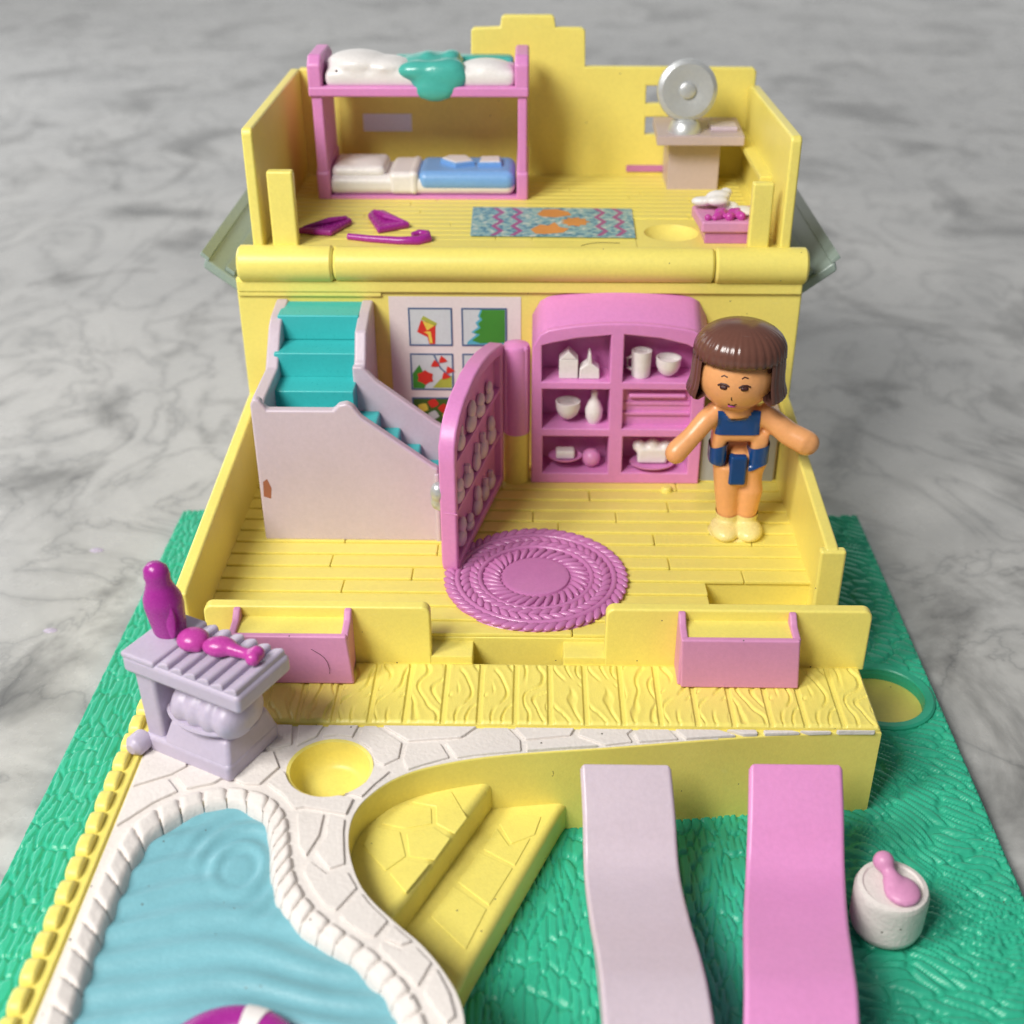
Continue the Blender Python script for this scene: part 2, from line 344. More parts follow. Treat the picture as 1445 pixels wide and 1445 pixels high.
# ================================================================== PATIO
patio = thing('pool_patio', 'yellow and white pool terrace with crazy paving, pool and corner steps', 'patio', (0, 0, 0))
cop_out = [(-3.34, -5.0), (-3.36, -4.2), (-3.39, -3.4), (-3.41, -2.9), (-3.41, -2.37), (-3.36, -1.62), (-3.3, -1.37), (-3.13, -1.13), (-2.86, -0.96), (-2.58, -0.88), (-2.29, -0.91), (-2.09, -1.01), (-1.93, -1.23), (-1.84, -1.55), (-1.76, -1.84), (-1.64, -2.09), (-1.46, -2.31), (-1.26, -2.48), (-1.01, -2.67), (-0.78, -2.9), (-0.61, -3.14), (-0.5, -3.42), (-0.48, -3.8), (-0.6, -4.3), (-0.9, -5.0)]
cop_in = [(-3.06, -5.0), (-3.09, -4.2), (-3.12, -3.4), (-3.15, -2.8), (-3.14, -2.26), (-3.09, -1.66), (-2.97, -1.38), (-2.79, -1.2), (-2.6, -1.12), (-2.4, -1.12), (-2.2, -1.27), (-2.1, -1.54), (-2.03, -1.88), (-1.91, -2.2), (-1.70, -2.46), (-1.48, -2.61), (-1.23, -2.79), (-1.03, -2.98), (-0.89, -3.15), (-0.8, -3.4), (-0.77, -3.8), (-0.85, -4.3), (-1.15, -5.0)]
edge = [(3.56, -0.01), (2.57, -0.07), (1.75, -0.17), (0.94, -0.28), (0.17, -0.37), (-0.35, -0.46), (-0.80, -0.6), (-1.07, -0.76), (-1.24, -0.95), (-1.34, -1.13), (-1.38, -1.35), (-1.35, -1.63), (-1.24, -1.95), (-1.1, -2.17), (-0.86, -2.42), (-0.66, -2.61), (-0.48, -2.84), (-0.33, -3.11), (-0.27, -3.4), (-0.3, -3.9), (-0.5, -4.6), (-0.75, -5.2)]
CO = catmull(cop_out, 8); CI = catmull(cop_in, 8); ED = catmull(edge, 6)
CUP = (-1.66, -0.61); CUPR = 0.37
outline = [(-3.56, -5.2), (-3.56, 0.95), (3.56, 0.95)]+ED
hole = [((a[0]*.5+b[0]*.5), (a[1]*.5+b[1]*.5)) for a, b in zip(CO, CI)]
# the body: a thick plate with a pool hole and a cup hole
obj('body', slab([outline, hole[::2]+[(-1.4, -5.1), (-2.9, -5.1)], circ(CUP, CUPR)], -0.1, 1.0, 0.02), YELLOW, patio)
# the white paint skin on the top, cut back from the rim
white_top = [(-3.44, -5.1), (-3.44, -0.02), (2.0, -0.02), (1.98, -.135)]+[(p[0], p[1]+.012) for p in ED if p[0] < 1.9]
obj('painted_top', slab([white_top, hole[::2]+[(-1.4, -5.05), (-2.9, -5.05)], circ(CUP, CUPR+.025)], 0.980, 1.003, 0.004), WHITEP, patio)
obj('cup_floor', lathe([(0, .72), (CUPR*.72, .725), (CUPR*.88, .77), (CUPR*.97, .86), (CUPR, 1.0), (CUPR+.03, 1.012)], 44, (CUP[0], CUP[1], 0)), YELLOW, patio)
# crazy paving, each stone drawn as a polygon
stones = [
 [(-3.42, -0.95), (-3.12, -0.78), (-2.98, -0.95), (-3.16, -1.10), (-3.33, -1.30), (-3.42, -1.40)],
 [(-3.42, -0.90), (-3.42, -0.36), (-3.02, -0.42), (-2.98, -0.62), (-3.10, -0.74)],
 [(-3.06, -0.76), (-2.94, -0.60), (-2.98, -0.42), (-2.62, -0.45), (-2.58, -0.74), (-2.68, -0.85), (-2.92, -0.93)],
 [(-3.42, -0.32), (-3.42, 0.0), (-2.70, 0.0), (-2.62, -0.40), (-3.0, -0.38)],
 [(-2.58, -0.46), (-2.54, -0.78), (-2.40, -0.86), (-2.26, -0.86), (-2.12, -0.62), (-2.22, -0.40)],
 [(-2.66, -0.02), (-2.10, -0.02), (-2.06, -0.30), (-2.18, -0.37), (-2.58, -0.41)],
 [(-2.06, -0.02), (-1.80, -0.02), (-1.84, -0.19), (-2.02, -0.33)],
 [(-1.76, -0.02), (-1.46, -0.02), (-1.50, -0.20), (-1.66, -0.17), (-1.80, -0.19)],
 [(-1.42, -0.02), (-1.30, -0.02), (-1.02, -0.26), (-1.03, -0.48), (-1.16, -0.58), (-1.26, -0.52), (-1.32, -0.36), (-1.46, -0.22)],
 [(-1.24, -0.02), (-0.32, -0.02), (-0.46, -0.18), (-0.98, -0.24)],
 [(-0.98, -0.28), (-0.66, -0.26), (-0.56, -0.46), (-0.80, -0.57), (-0.94, -0.64), (-1.0, -0.50)],
 [(-0.62, -0.25), (-0.42, -0.20), (-0.26, -0.03), (-0.02, -0.03), (0.10, -0.21), (0.11, -0.36), (-0.34, -0.43), (-0.50, -0.47)],
 [(0.03, -0.03), (0.62, -0.03), (0.58, -0.13), (0.14, -0.20)],
 [(0.15, -0.23), (0.60, -0.16), (0.84, -0.28), (0.50, -0.32), (0.15, -0.36)],
 [(0.66, -0.03), (1.18, -0.03), (1.12, -0.10), (1.16, -0.22), (0.90, -0.27), (0.64, -0.13)],
 [(1.22, -0.03), (1.52, -0.03), (1.60, -0.17), (1.21, -0.22), (1.17, -0.10)],
 [(1.57, -0.03), (2.0, -0.03), (2.16, -0.11), (1.66, -0.165)],
 [(2.06, -0.03), (2.36, -0.03), (2.37, -0.09), (2.22, -0.105)],
 [(2.41, -0.03), (2.70, -0.03), (2.78, -0.06), (2.42, -0.085)],
 [(2.76, -0.03), (3.06, -0.03), (3.08, -0.048), (2.85, -0.062)],
 [(3.11, -0.028), (3.50, -0.028), (3.48, -0.038), (3.13, -0.045)],
 [(-1.30, -0.60), (-1.10, -0.66), (-1.22, -0.84), (-1.32, -1.0), (-1.50, -0.93), (-1.36, -0.78)],
 [(-2.10, -0.66), (-2.03, -0.74), (-1.94, -0.88), (-1.78, -0.99), (-1.56, -0.97), (-1.38, -1.03), (-1.42, -1.22), (-1.80, -1.14), (-1.90, -1.16), (-2.04, -0.98), (-2.20, -0.84)],
 [(-1.86, -1.20), (-1.62, -1.21), (-1.62, -1.48), (-1.70, -1.72), (-1.78, -1.60), (-1.83, -1.40)],
 [(-1.58, -1.21), (-1.43, -1.27), (-1.42, -1.42), (-1.38, -1.68), (-1.36, -1.80), (-1.48, -1.86), (-1.64, -1.66), (-1.57, -1.48)],
 [(-1.67, -1.76), (-1.50, -1.90), (-1.32, -1.88), (-1.22, -2.06), (-1.36, -2.30), (-1.44, -2.27), (-1.58, -2.09), (-1.70, -1.88)],
 [(-1.19, -2.10), (-1.10, -2.22), (-0.93, -2.40), (-1.02, -2.56), (-1.10, -2.54), (-1.24, -2.44), (-1.34, -2.34)],
 [(-0.90, -2.43), (-0.72, -2.60), (-0.80, -2.64), (-0.95, -2.57)],
 [(-0.98, -2.60), (-0.80, -2.68), (-0.69, -2.64), (-0.55, -2.80), (-0.64, -3.02), (-0.72, -2.93), (-0.96, -2.68)],
 [(-0.52, -2.84), (-0.40, -3.06), (-0.34, -3.28), (-0.40, -3.34), (-0.50, -3.22), (-0.60, -3.06)],
 [(-0.33, -3.34), (-0.33, -3.7), (-0.44, -3.74), (-0.46, -3.45)],
]
for st in stones:
    if min(math.hypot(x-CUP[0], y-CUP[1]) for x, y in st) < CUPR+.18:
        fine = []
        for (xa, ya), (xb, yb) in zip(st, st[1:]+st[:1]):
            for k in range(5): fine.append((xa+(xb-xa)*k/5, ya+(yb-ya)*k/5))
        st = []
        for x, y in fine:
            d = math.hypot(x-CUP[0], y-CUP[1]); lim = CUPR+.035
            if d < lim: x, y = CUP[0]+(x-CUP[0])*lim/d, CUP[1]+(y-CUP[1])*lim/d
            if not st or math.hypot(x-st[-1][0], y-st[-1][1]) > .02: st.append((x, y))
    cx = sum(p[0] for p in st)/len(st); cy = sum(p[1] for p in st)/len(st); dz = rnd.uniform(-.004, .006)
    pts = []
    for x, y in st:
        d = math.hypot(x-cx, y-cy) or 1; k = max(0.0, 1-0.009/d); pts.append((cx+(x-cx)*k, cy+(y-cy)*k, 0.99))
    obj('paving_stone', prism(pts, (0, 0, 0.044+dz), 0.012, 2), WHITEP, patio)
# coping: rounded stones between two curves
def resample(P, n):
    P = np.array(P); d = np.r_[0, np.cumsum(np.hypot(*np.diff(P, axis=0).T))]; s = np.linspace(0, d[-1], n); return np.stack([np.interp(s, d, P[:, 0]), np.interp(s, d, P[:, 1])], -1)
def pair(n):   # walk the midline, find the partner points on both curves
    A0 = resample(CO, 400); B0 = resample(CI, 400); A = A0*.94+B0*.06; B = A0*.16+B0*.84; mid = (A+B)/2; d = np.r_[0, np.cumsum(np.hypot(*np.diff(mid, axis=0).T))]
    return A, B, d
A_, B_, D_ = pair(400)
pos = [0.0]; 
while pos[-1] < D_[-1]-.3:
    s = pos[-1]; i = np.searchsorted(D_, s); y = A_[min(i, 399)][1]; x = A_[min(i, 399)][0]
    step = 0.255 if x < -3.2 else (0.20 if x < -2.2 else 0.155 if y > -2.2 else 0.185)
    pos.append(s+step*rnd.uniform(.93, 1.07))
for s0, s1 in zip(pos, pos[1:]):
    bm = bmesh.new(); nu, nv = 10, 9; vs = []
    for a in range(nu+1):
        s = s0+.006+(s1-s0-.012)*a/nu; row = []
        pa = np.array([np.interp(s, D_, A_[:, 0]), np.interp(s, D_, A_[:, 1])]); pb = np.array([np.interp(s, D_, B_[:, 0]), np.interp(s, D_, B_[:, 1])])
        ea = (1-abs(2*a/nu-1)**7)
        for b in range(nv+1):
            t = b/nv; q = pa*(1-t)+pb*t; crown = math.sin(PI*min(1, (t*.80+.13)))**.7
            z = 0.985+(0.066*min(1, t/.16)**.6-0.075*max(0, t-.2))*(0.42+0.58*ea)-0.10*max(0, t-.80)/.20
            row.append(bm.verts.new((q[0], q[1], z)))
        vs.append(row)
    for a in range(nu):
        for b in range(nv): bm.faces.new((vs[a][b], vs[a][b+1], vs[a+1][b+1], vs[a+1][b]))
    r = bmesh.ops.extrude_edge_only(bm, edges=[e for e in bm.edges if len(e.link_faces) == 1])
    for v in r['geom']:
        if isinstance(v, bmesh.types.BMVert): v.co.z = 0.80
    obj('coping_stone', bm, WHITEP, patio, wn=False, angle=70)
# scalloped rim along the left side
obj('rim', prism([(-3.60, -5.2, 0.5), (-3.60, 0.35, 0.5), (-3.60, 0.35, 1.035), (-3.60, -5.2, 1.035)], (0.145, 0, 0), 0.02), YELLOW, patio)
lobe = meshof(prism([(0, -.131, -.9), (0, .131, -.9), (0, .131, .0), (0, .115, .065), (0, .06, .10), (0, -.06, .10), (0, -.115, .065), (0, -.131, .0)], (0.125, 0, 0), 0.032, 3), YELLOW, 'edging_lobe')
y = -5.05
while y < 0.35:
    instance('edging_lobe', lobe, (-3.655, y, 1.01), patio); y += 0.262
# pool water: ripples as relief
def water_z(X, Y):
    r = np.hypot((X+2.28)*1.15, (Y+1.75)*.9); band = Y+0.20*np.sin(X*1.9+2.9)-.12*X+0.03*np.sin(X*4+Y*2)+.30*(vnoise(X*.9, Y*1.1, 2)-.5)
    near = sstep(0.85, 0.45, r)*sstep(-.35, .05, (X+2.34)*.7+(Y+1.74)*.7)
    return 0.905+near*sstep(.06, .22, r)*0.019*np.sin(r*2*PI/.20)+(1-near)*0.019*np.sin(band*2*PI/.31+.8*np.sin(X*2))+.006*(vnoise(X*6, Y*6, 7)-.5)
def in_poly(X, Y, P):
    ins = np.zeros(X.shape, bool); j = len(P)-1
    for i in range(len(P)):
        (xa, ya), (xb, yb) = P[i], P[j]; j = i
        if ya != yb: ins ^= ((ya > Y) != (yb > Y)) & (X < (xb-xa)*(Y-ya)/(yb-ya)+xa)
    return ins
MID = [((a[0]*.5+b[0]*.5), (a[1]*.5+b[1]*.5)) for a, b in zip(resample(CO, 120), resample(CI, 120))]
V, F = grid(np.arange(-3.4, -0.45, .028), np.arange(-5.1, -0.9, .028), water_z, lambda X, Y: in_poly(X, Y, [tuple(p) for p in MID]))
grid_obj('water', V, F, WATER, patio)
# corner steps going down to the lawn
s1 = [(-1.6, -0.2), (-0.12, -0.30), (-0.20, -0.47), (-0.86, -1.86), (-1.2, -2.4), (-1.7, -1.6)]
obj('step', prism([(x, y, -.05) for x, y in s1], (0, 0, .73), .075, 5), YELLOW, patio)
s2 = [(-0.6, -0.2), (0.58, -0.26), (0.49, -0.42), (-0.30, -2.27), (-0.52, -2.9), (-1.0, -2.2)]
obj('step', prism([(x, y, -.05) for x, y in s2], (0, 0, .39), .075, 5), YELLOW, patio)
# stones moulded on the steps
for z, polys in ((.68, [[(-1.30, -1.25), (-1.20, -1.02), (-0.98, -1.08), (-0.90, -1.38), (-1.06, -1.55)], [(-1.16, -0.98), (-0.98, -0.72), (-0.72, -0.78), (-0.70, -0.98), (-0.94, -1.04)], [(-0.92, -0.70), (-0.55, -0.55), (-0.38, -0.90), (-0.48, -1.1), (-0.66, -0.98), (-0.68, -0.76)], [(-0.87, -1.38), (-0.92, -1.10), (-0.68, -1.02), (-0.52, -1.16), (-0.64, -1.42)], [(-1.02, -1.58), (-0.88, -1.42), (-0.68, -1.46), (-0.86, -1.80)]]),
                 (.34, [[(-0.10, -0.62), (0.08, -0.50), (0.30, -0.52), (0.24, -0.76), (0.02, -0.88)], [(-0.24, -0.95), (-0.12, -0.68), (0.0, -0.90), (0.20, -0.80), (0.06, -1.15)], [(-0.45, -1.35), (-0.27, -0.99), (0.04, -1.18), (-0.16, -1.62)], [(-0.66, -1.75), (-0.48, -1.40), (-0.18, -1.66), (-0.34, -2.1)]])):
    for pl in polys:
        obj('paving_stone', prism([(x, y, z-.01) for x, y in pl], (0, 0, .024), .014, 2), YELLOW, patio)

# swim ring at the near end of the pool
ringt = thing('swim_ring', 'purple and white swim ring floating in the pool', 'swim ring', (-1.93, -3.78, .98))
def arc_tube(a0, a1, R, r, n): return tube([(R*math.cos(a0+(a1-a0)*k/n), R*math.sin(a0+(a1-a0)*k/n), 0) for k in range(n+1)], r, 16, flat=.9)
for k in range(4):
    a = PI*.5*k+1.47
    obj('purple_band', arc_tube(a, a+PI/2-.34, .42, .16, 14), PURPLE, ringt, world=False)
    obj('white_band', arc_tube(a-.345, a+.005, .42, .168, 5), WHITE, ringt, world=False)

# ================================================================== DECK
deck = thing('toy_deck', 'yellow wood grained plank deck in front of the toy house', 'deck', (0, 0, 1.0))
obj('beam', box(-2.6, 3.55, 0.0, 0.96, 0.90, 1.035, .02), YELLOW, deck)
bx = [-2.42, -2.07, -1.72, -1.37, -1.03, -.66, -.31, .04, .38, .73, 1.09, 1.45, 1.80, 2.15, 2.51, 2.84, 3.20, 3.555]
SL = {3: 2.2, 4: -1.6, 5: .5, 6: 1.9, 7: -2.4, 8: -.6}
def plank_mesh(seed):
    xs = np.linspace(0, 1, 44); ys = np.linspace(0, 1, 50); r = np.random.RandomState(seed); p = r.rand(12)*6.28
    def zf(X, Y):
        w_ = .55*np.sin(5*Y+p[0])*(.4+X)+.5*np.sin(9*Y+p[1]+2*X)+.9*(vnoise(X*2.2+seed*9, Y*5, seed)-.5)+SL[seed]*(Y-.5)
        f = np.abs(np.sin((X*2.1+w_*.62)*PI))
        h = np.where(f < .42, -(1-(f/.42)**2)*.018, .004*np.sin(f*3))*sstep(.25, .5, vnoise(X*4, Y*3+seed, seed+70)+.2)
        e = np.minimum(np.minimum(X, 1-X)*.35, np.minimum(Y, 1-Y)*.93)
        return .026*sstep(.002, .016, e)+h*sstep(.014, .035, e)
    return grid(xs, ys, zf)
pm = []
for k in range(6):
    V, F = plank_mesh(k+3); me = bpy.data.meshes.new('deck_plank'); me.from_pydata(V.tolist(), [], F.tolist()); me.materials.append(YELLOW)
    me.polygons.foreach_set('use_smooth', np.ones(len(F), bool)); pm.append(me)
for k, (a, b) in enumerate(zip(bx, bx[1:])):
    o = bpy.data.objects.new('deck_plank', pm[(k*5+k//3) % 6]); C.objects.link(o); o.parent = deck; o.location = (a+.014, 0.004, .031); o.scale = (b-a-.028, .93, 1)
# low wall panels behind the deck, each with a bench
def low_wall(x0, x1, label, ears):
    t = thing('low_wall', label, 'low wall', ((x0+x1)/2, .99, 1.03), 0, 'low walls at the back of the deck')
    r = .09; n = 5; pts = [(x0, 1.0), (x1, 1.0)]
    pts += [(x1-r+r*math.cos(PI/2*k/n), 1.735-r+r*math.sin(PI/2*k/n)) for k in range(n+1)]
    pts += [(x0+r-r*math.sin(PI/2*k/n), 1.735-r+r*math.cos(PI/2*k/n)) for k in range(n+1)]
    obj('panel', prism([(x, .945, z) for x, z in pts], (0, .13, 0), .025, 3), YELLOW, t)
    if ears: obj('end_post', box(x1-.10, x1-.006, 1.0, 1.22, 1.0, 1.70, .03, 3), YELLOW, t)
    return t
low_wall(-3.12, -0.83, 'shorter yellow low wall with rounded corner, behind the lilac grill', False)
low_wall(0.94, 3.60, 'longer yellow low wall on the right, below the doll', False)
def bench(x0, x1, label):
    t = thing('bench', label, 'bench', ((x0+x1)/2, .75, 1.06), 0, 'pink fronted benches on the deck')
    obj('front_panel', prism([(x0+.03, .56, 1.06), (x1-.0, .56, 1.06), (x1-.045, .56, 1.645), (x0, .56, 1.645)], (0, .07, 0), .022, 3), ROSE, t)
    for x, s in ((x0, 1), (x1-.03, -1)):
        obj('arm', prism([(x, .60, 1.06), (x, .945, 1.06), (x, .945, 1.735), (x, .90, 1.735), (x, .80, 1.66), (x, .60, 1.64)], (.075*s, 0, 0), .02, 3), ROSE, t)
    obj('seat', box(x0+.06, x1-.08, .62, .95, 1.05, 1.615, .015), YELLOW, t)
    return t
bench(1.655, 2.86, 'pink fronted bench in the middle of the longer yellow wall')
bench(-2.80, -1.58, 'pink fronted bench with a cracked front, half hidden behind the grill')
crk = tube([(-1.98, .552, 1.50), (-1.90, .552, 1.44), (-1.86, .552, 1.40), (-1.83, .552, 1.34), (-1.815, .552, 1.26), (-1.82, .552, 1.20)], .0025, 5)
obj('crack', crk, INK, bpy.data.objects['bench.001'])

# ================================================================== LOWER STOREY
house = thing('toy_house', 'yellow lower storey of the toy house with planked floor and back wall', 'toy house', (0, 3, 0))
ZF = 1.2
obj('floor', slab([[(-3.42, 1.22), (-0.40, 1.22), (0.50, 1.22), (2.12, 1.22), (2.12, 2.28), (3.42, 2.28), (3.42, 5.1), (-3.42, 5.1)]], .0, 1.175, .015), YELLOW, house)
for x0, x1, y0, z1 in ((-.86, -.41, .95, 1.13), (.52, .97, .95, 1.13), (2.12, 3.42, 1.0, .75)):
    obj('ledge', box(x0, x1, y0, 2.32 if x0 > 2 else 1.25, .9 if x0 < 2 else .2, z1, .02), YELLOW, house)
pl = box(0, 1, 0, .252, 0, .045, .012, 2); 
for v in pl.verts: v.co.z += .022*(.5-v.co.y/.252)
PLM = meshof(pl, YELLOW, 'floor_plank')
pl = box(0, 1, 0, .252, 0, .045, .008, 2)
for v in pl.verts: v.co.z += .007*(.5-v.co.y/.252)
PLM2 = meshof(pl, YELLOW, 'floor_plank')
def fplank(x0, x1, y, root, z, h=.258, clipx=None):
    o = instance('floor_plank', PLM if root is house else PLM2, (x0+.004, y, z), root, scale=(x1-x0-.008, h/.258, 1)); return o
joints = {0: [.62], 1: [-1.4, 1.3], 2: [-.4, 2.2], 3: [-1.9, .8], 4: [-1.15, 1.05, 2.55], 5: [-2.1, 1.75], 6: [-.9, .95], 7: [-2.0, 1.62, 2.75], 8: [-1.45, .5, 2.3], 9: [-2.4, .2, 1.2], 10: [-.6, 1.85], 11: [-1.7, .9, 2.6], 12: [-.2, 2.0], 13: [-1.2, 1.4], 14: [0, 2.4]}
for r in range(15):
    y = 1.225+.258*r; xs = [-3.3]+[j for j in joints[r] if j < (2.12 if y < 2.2 else 3.2)]+[2.12 if y < 2.2 else 3.3]
    for a, b in zip(xs, xs[1:]):
        if r == 0 and b > .5: b = min(b, 1.0)
        fplank(a, b, y, house, 1.163)
WY = 5.0
obj('back_wall', box(-3.42, 3.42, WY, WY+.16, .0, 3.72, .03, 3), YELLOW, house)
obj('header', box(-3.40, 3.40, WY-.05, WY+.1, 3.56, 3.70, .02, 2), YELLOW, house)
for sx, yf, zf_ in ((-1, 1.0, 1.86), (1, 1.82, 1.93)):
    x = 3.42*sx; xo = -.14*sx
    pts = [(x, 5.14, .0), (x, 5.14, 2.19), (x, 4.9, 2.19), (x, yf+.1, zf_), (x, yf, zf_-.02), (x, yf, .2)]
    obj('side_wall', prism(pts, (xo, 0, 0), .03, 3), YELLOW, house)
    if sx > 0: obj('end_post', box(3.22, 3.50, 1.80, 1.92, .3, 1.90, .035, 3), YELLOW, house)
# pale raised frame lines on the back wall and the hinge post beside the cupboard
obj('wall_rib', box(-3.40, -1.66, WY-.035, WY+.02, 3.50, 3.56, .015), YELLOW, house)
obj('hinge_post', lathe([(.165, 1.19), (.165, 1.9)], 24, (-.02, 4.60, 0)), YELLOW, house)
obj('door_stop', lathe([(.07, 1.18), (.07, 1.235), (.05, 1.26), (0, 1.265)], 16, (1.87, 4.32, 0)), YELLOW, house)
# hinge barrel in three lengths
def barrel(x0, x1, r, z): return xf(lathe([(0, x0), (r-.03, x0), (r, x0+.03), (r, x1-.03), (r-.03, x1), (0, x1)], 36), Matrix(((0, 0, 1, 0), (1, 0, 0, 5.06), (0, 1, 0, z), (0, 0, 0, 1))))
for x0, x1, r in ((-3.36, -2.22, .218), (-2.21, 2.33, .208), (2.34, 3.44, .218)):
    obj('hinge_barrel', barrel(x0, x1, r, 3.885), YELLOW, house)

# window sticker on the back wall
poster = thing('window_sticker', 'white sticker printed with small window panes, kite, bush and tulips', 'sticker', (-.78, 4.99, 2.5))
def sheet(pts, y, m, name, parent, th=.004): return obj(name, prism([(x, y, z) for x, z in pts], (0, th, 0), 0), m, parent, wn=False)
sheet([(-1.58, 1.25), (.03, 1.25), (.03, 3.5), (-1.58, 3.5)], WY-.008, PAPER, 'sheet', poster)
def frame_rect(x0, x1, z0, z1, y, w_=.018):
    bm = join(*[box(a, b, y, y+.004, c, d, 0) for a, b, c, d in ((x0, x1, z0, z0+w_), (x0, x1, z1-w_, z1), (x0, x0+w_, z0+w_, z1-w_), (x1-w_, x1, z0+w_, z1-w_))]); return bm
rowsz = [(2.87, 3.35), (2.27, 2.75), (1.67, 2.15)]
for ri, (z0, z1) in enumerate(rowsz):
    for ci, (x0, x1) in enumerate(((-1.34, -.82), (-.69, -.15))):
        pn = sheet([(x0, z0), (x1, z0), (x1, z1), (x0, z1)], WY-.013, PDGREEN if ri == 2 else PANE, 'pane', poster)
        obj('frame', frame_rect(x0-.008, x1+.008, z0-.008, z1+.008, WY-.018), PBLUE, pn)
        def ins(pts, m, nm, d=0): sheet([(x0+u*(x1-x0), z0+v*(z1-z0)) for u, v in pts], WY-.0165-d*.002, m, nm, pn, .002)
        leafy = lambda cx, cy, r, n, k, s=0: [(cx+r*(1+k*((i % 2)*2-1))*math.cos(2*PI*i/n+s), cy+r*(1+k*((i % 2)*2-1))*math.sin(2*PI*i/n+s)) for i in range(n)]
        if ri == 0 and ci == 0:
            ins([(.28, .70), (.34, .80), (.66, .60), (.62, .52)], PLIME, 'kite_edge')
            ins([(.28, .68), (.62, .54), (.60, .03), (.46, .03), (.42, .22), (.18, .36)], PRED, 'kite')
            ins([(.32, .66), (.60, .54), (.42, .40)], PYEL, 'kite_patch', 1); ins([(.34, .36), (.44, .30), (.47, .06), (.54, .06), (.50, .38)], PYEL, 'kite_tail', 1)
        if ri == 0 and ci == 1:
            ins([(.38, .97), (.42, .97), (.36, .8), (.40, .72), (.30, .62), (.36, .5), (.20, .36), (.32, .3), (.12, .1), (.10, .03), (.97, .03), (.97, .97)], PCYAN, 'bush_edge')
            ins([(.46, .97), (.40, .80), (.46, .70), (.36, .60), (.42, .48), (.26, .36), (.40, .30), (.22, .14), (.40, .06), (.97, .08), (.97, .97)], PGREEN, 'bush', 1)
        if ri == 1 and ci == 0:
            ins([(.03, .03), (.03, .45), (.2, .7), (.3, .45), (.4, .3), (.3, .03)], PGREEN, 'leaves'); ins([(.5, .05), (.97, .05), (.97, .4), (.7, .3)], PLIME, 'leaves')
            ins(leafy(.33, .34, .19, 12, .12), PRED, 'tulip', 1)
            ins([(.54, .97), (.58, .97), (.72, .62), (.95, .38), (.93, .34), (.69, .60)], PBLUE, 'stem', 1)
            for cx, cy in ((.58, .72), (.76, .84), (.82, .38), (.92, .55)): ins(leafy(cx, cy, .10, 6, .25, cx), PRED, 'tulip', 2)
        if ri == 1 and ci == 1:
            ins([(.05, .05), (.5, .05), (.4, .5)], PGREEN, 'leaves')
        if ri == 2:
            for cx, cy, m in ((.25, .72, PYEL), (.5, .85, PRED), (.75, .7, PRED), (.5, .5, PANE), (.3, .4, PLIME), (.85, .5, PYEL)): ins(leafy(cx, cy, .13, 8, .12, cx), m, 'flower')

# grey door box at the right end of the back wall
gd = thing('grey_door', 'small grey door panel on the back wall behind the doll', 'door', (2.8, 4.6, 1.2))
obj('panel', box(2.30, 3.24, 4.58, 4.72, 1.2, 2.14, .012), GREYST, gd)
obj('jamb', box(3.10, 3.27, 4.62, 5.0, 1.2, 2.12, .012), GREYPINK, gd)

# ================================================================== STAIRCASE
st = thing('toy_staircase', 'lilac L shaped toy staircase with turquoise steps', 'staircase', (-1.9, 4, 1.2))
z = ZF
rp = lambda P_: P_
fp = [(-2.94, z), (-.88, z), (-.88, 2.16), (-.95, 2.20), (-1.72, 2.80), (-1.80, 2.93), (-1.87, 2.97), (-1.96, 2.95), (-2.02, 2.885), (-2.76, 2.885), (-2.80, 2.95), (-2.84, 3.01), (-2.90, 3.02), (-2.94, 2.95)]
obj('front_panel', prism([(x, 3.07, zz) for x, zz in fp], (0, .12, 0), .03, 3), LILAC, st)
lw = [(3.08, z), (4.99, z), (4.99, 3.47), (4.55, 3.42), (4.40, 3.36), (4.33, 3.30), (3.99, 2.98), (3.2, 2.98), (3.08, 2.95)]
obj('left_wall', prism([(-2.94, y, zz) for y, zz in lw], (.15, 0, 0), .03, 3), LILAC, st)
rw = [(3.98, z), (4.99, z), (4.99, 3.46), (4.60, 3.44), (4.22, 3.36), (4.05, 3.10), (3.98, 3.04)]
obj('right_wall', prism([(-1.90, y, zz) for y, zz in rw], (.14, 0, 0), .03, 3), LILAC, st)
bp = [(-1.92, z), (-.86, z), (-.86, 2.22), (-.98, 2.30), (-1.66, 2.84), (-1.80, 3.02), (-1.92, 3.02)]
obj('back_panel', prism([(x, 3.96, zz) for x, zz in bp], (0, .12, 0), .03, 3), LILAC, st)
# upper flight: treads towards the viewer
ys = [4.98, 4.50, 4.10, 3.70]; zs = [3.44, 3.13, 2.83, 2.53]
for k in range(4):
    y0 = ys[k+1] if k < 3 else 3.16
    obj('step', box(-2.85, -1.88, y0, 4.98, zs[k]-.31 if k < 3 else z, zs[k], .018, 3), TEAL, st)
for k in range(5):
    x0 = -1.92+.235*k; zz = 2.46-.215*(k)
    obj('step', box(x0, x0+.30, 3.18, 3.97, z, zz, .03, 3), TEAL, st)
obj('chip', prism([(-2.90, 3.0685, 1.79), (-2.82, 3.0685, 1.76), (-2.80, 3.0685, 1.90), (-2.84, 3.0685, 2.02), (-2.89, 3.0685, 1.98)], (0, .003, 0), 0), RUST, st, wn=False)
sh = obj('end_strip', box(-.93, -.872, 3.05, 3.2, z, 2.1, .02), LILAC, st)

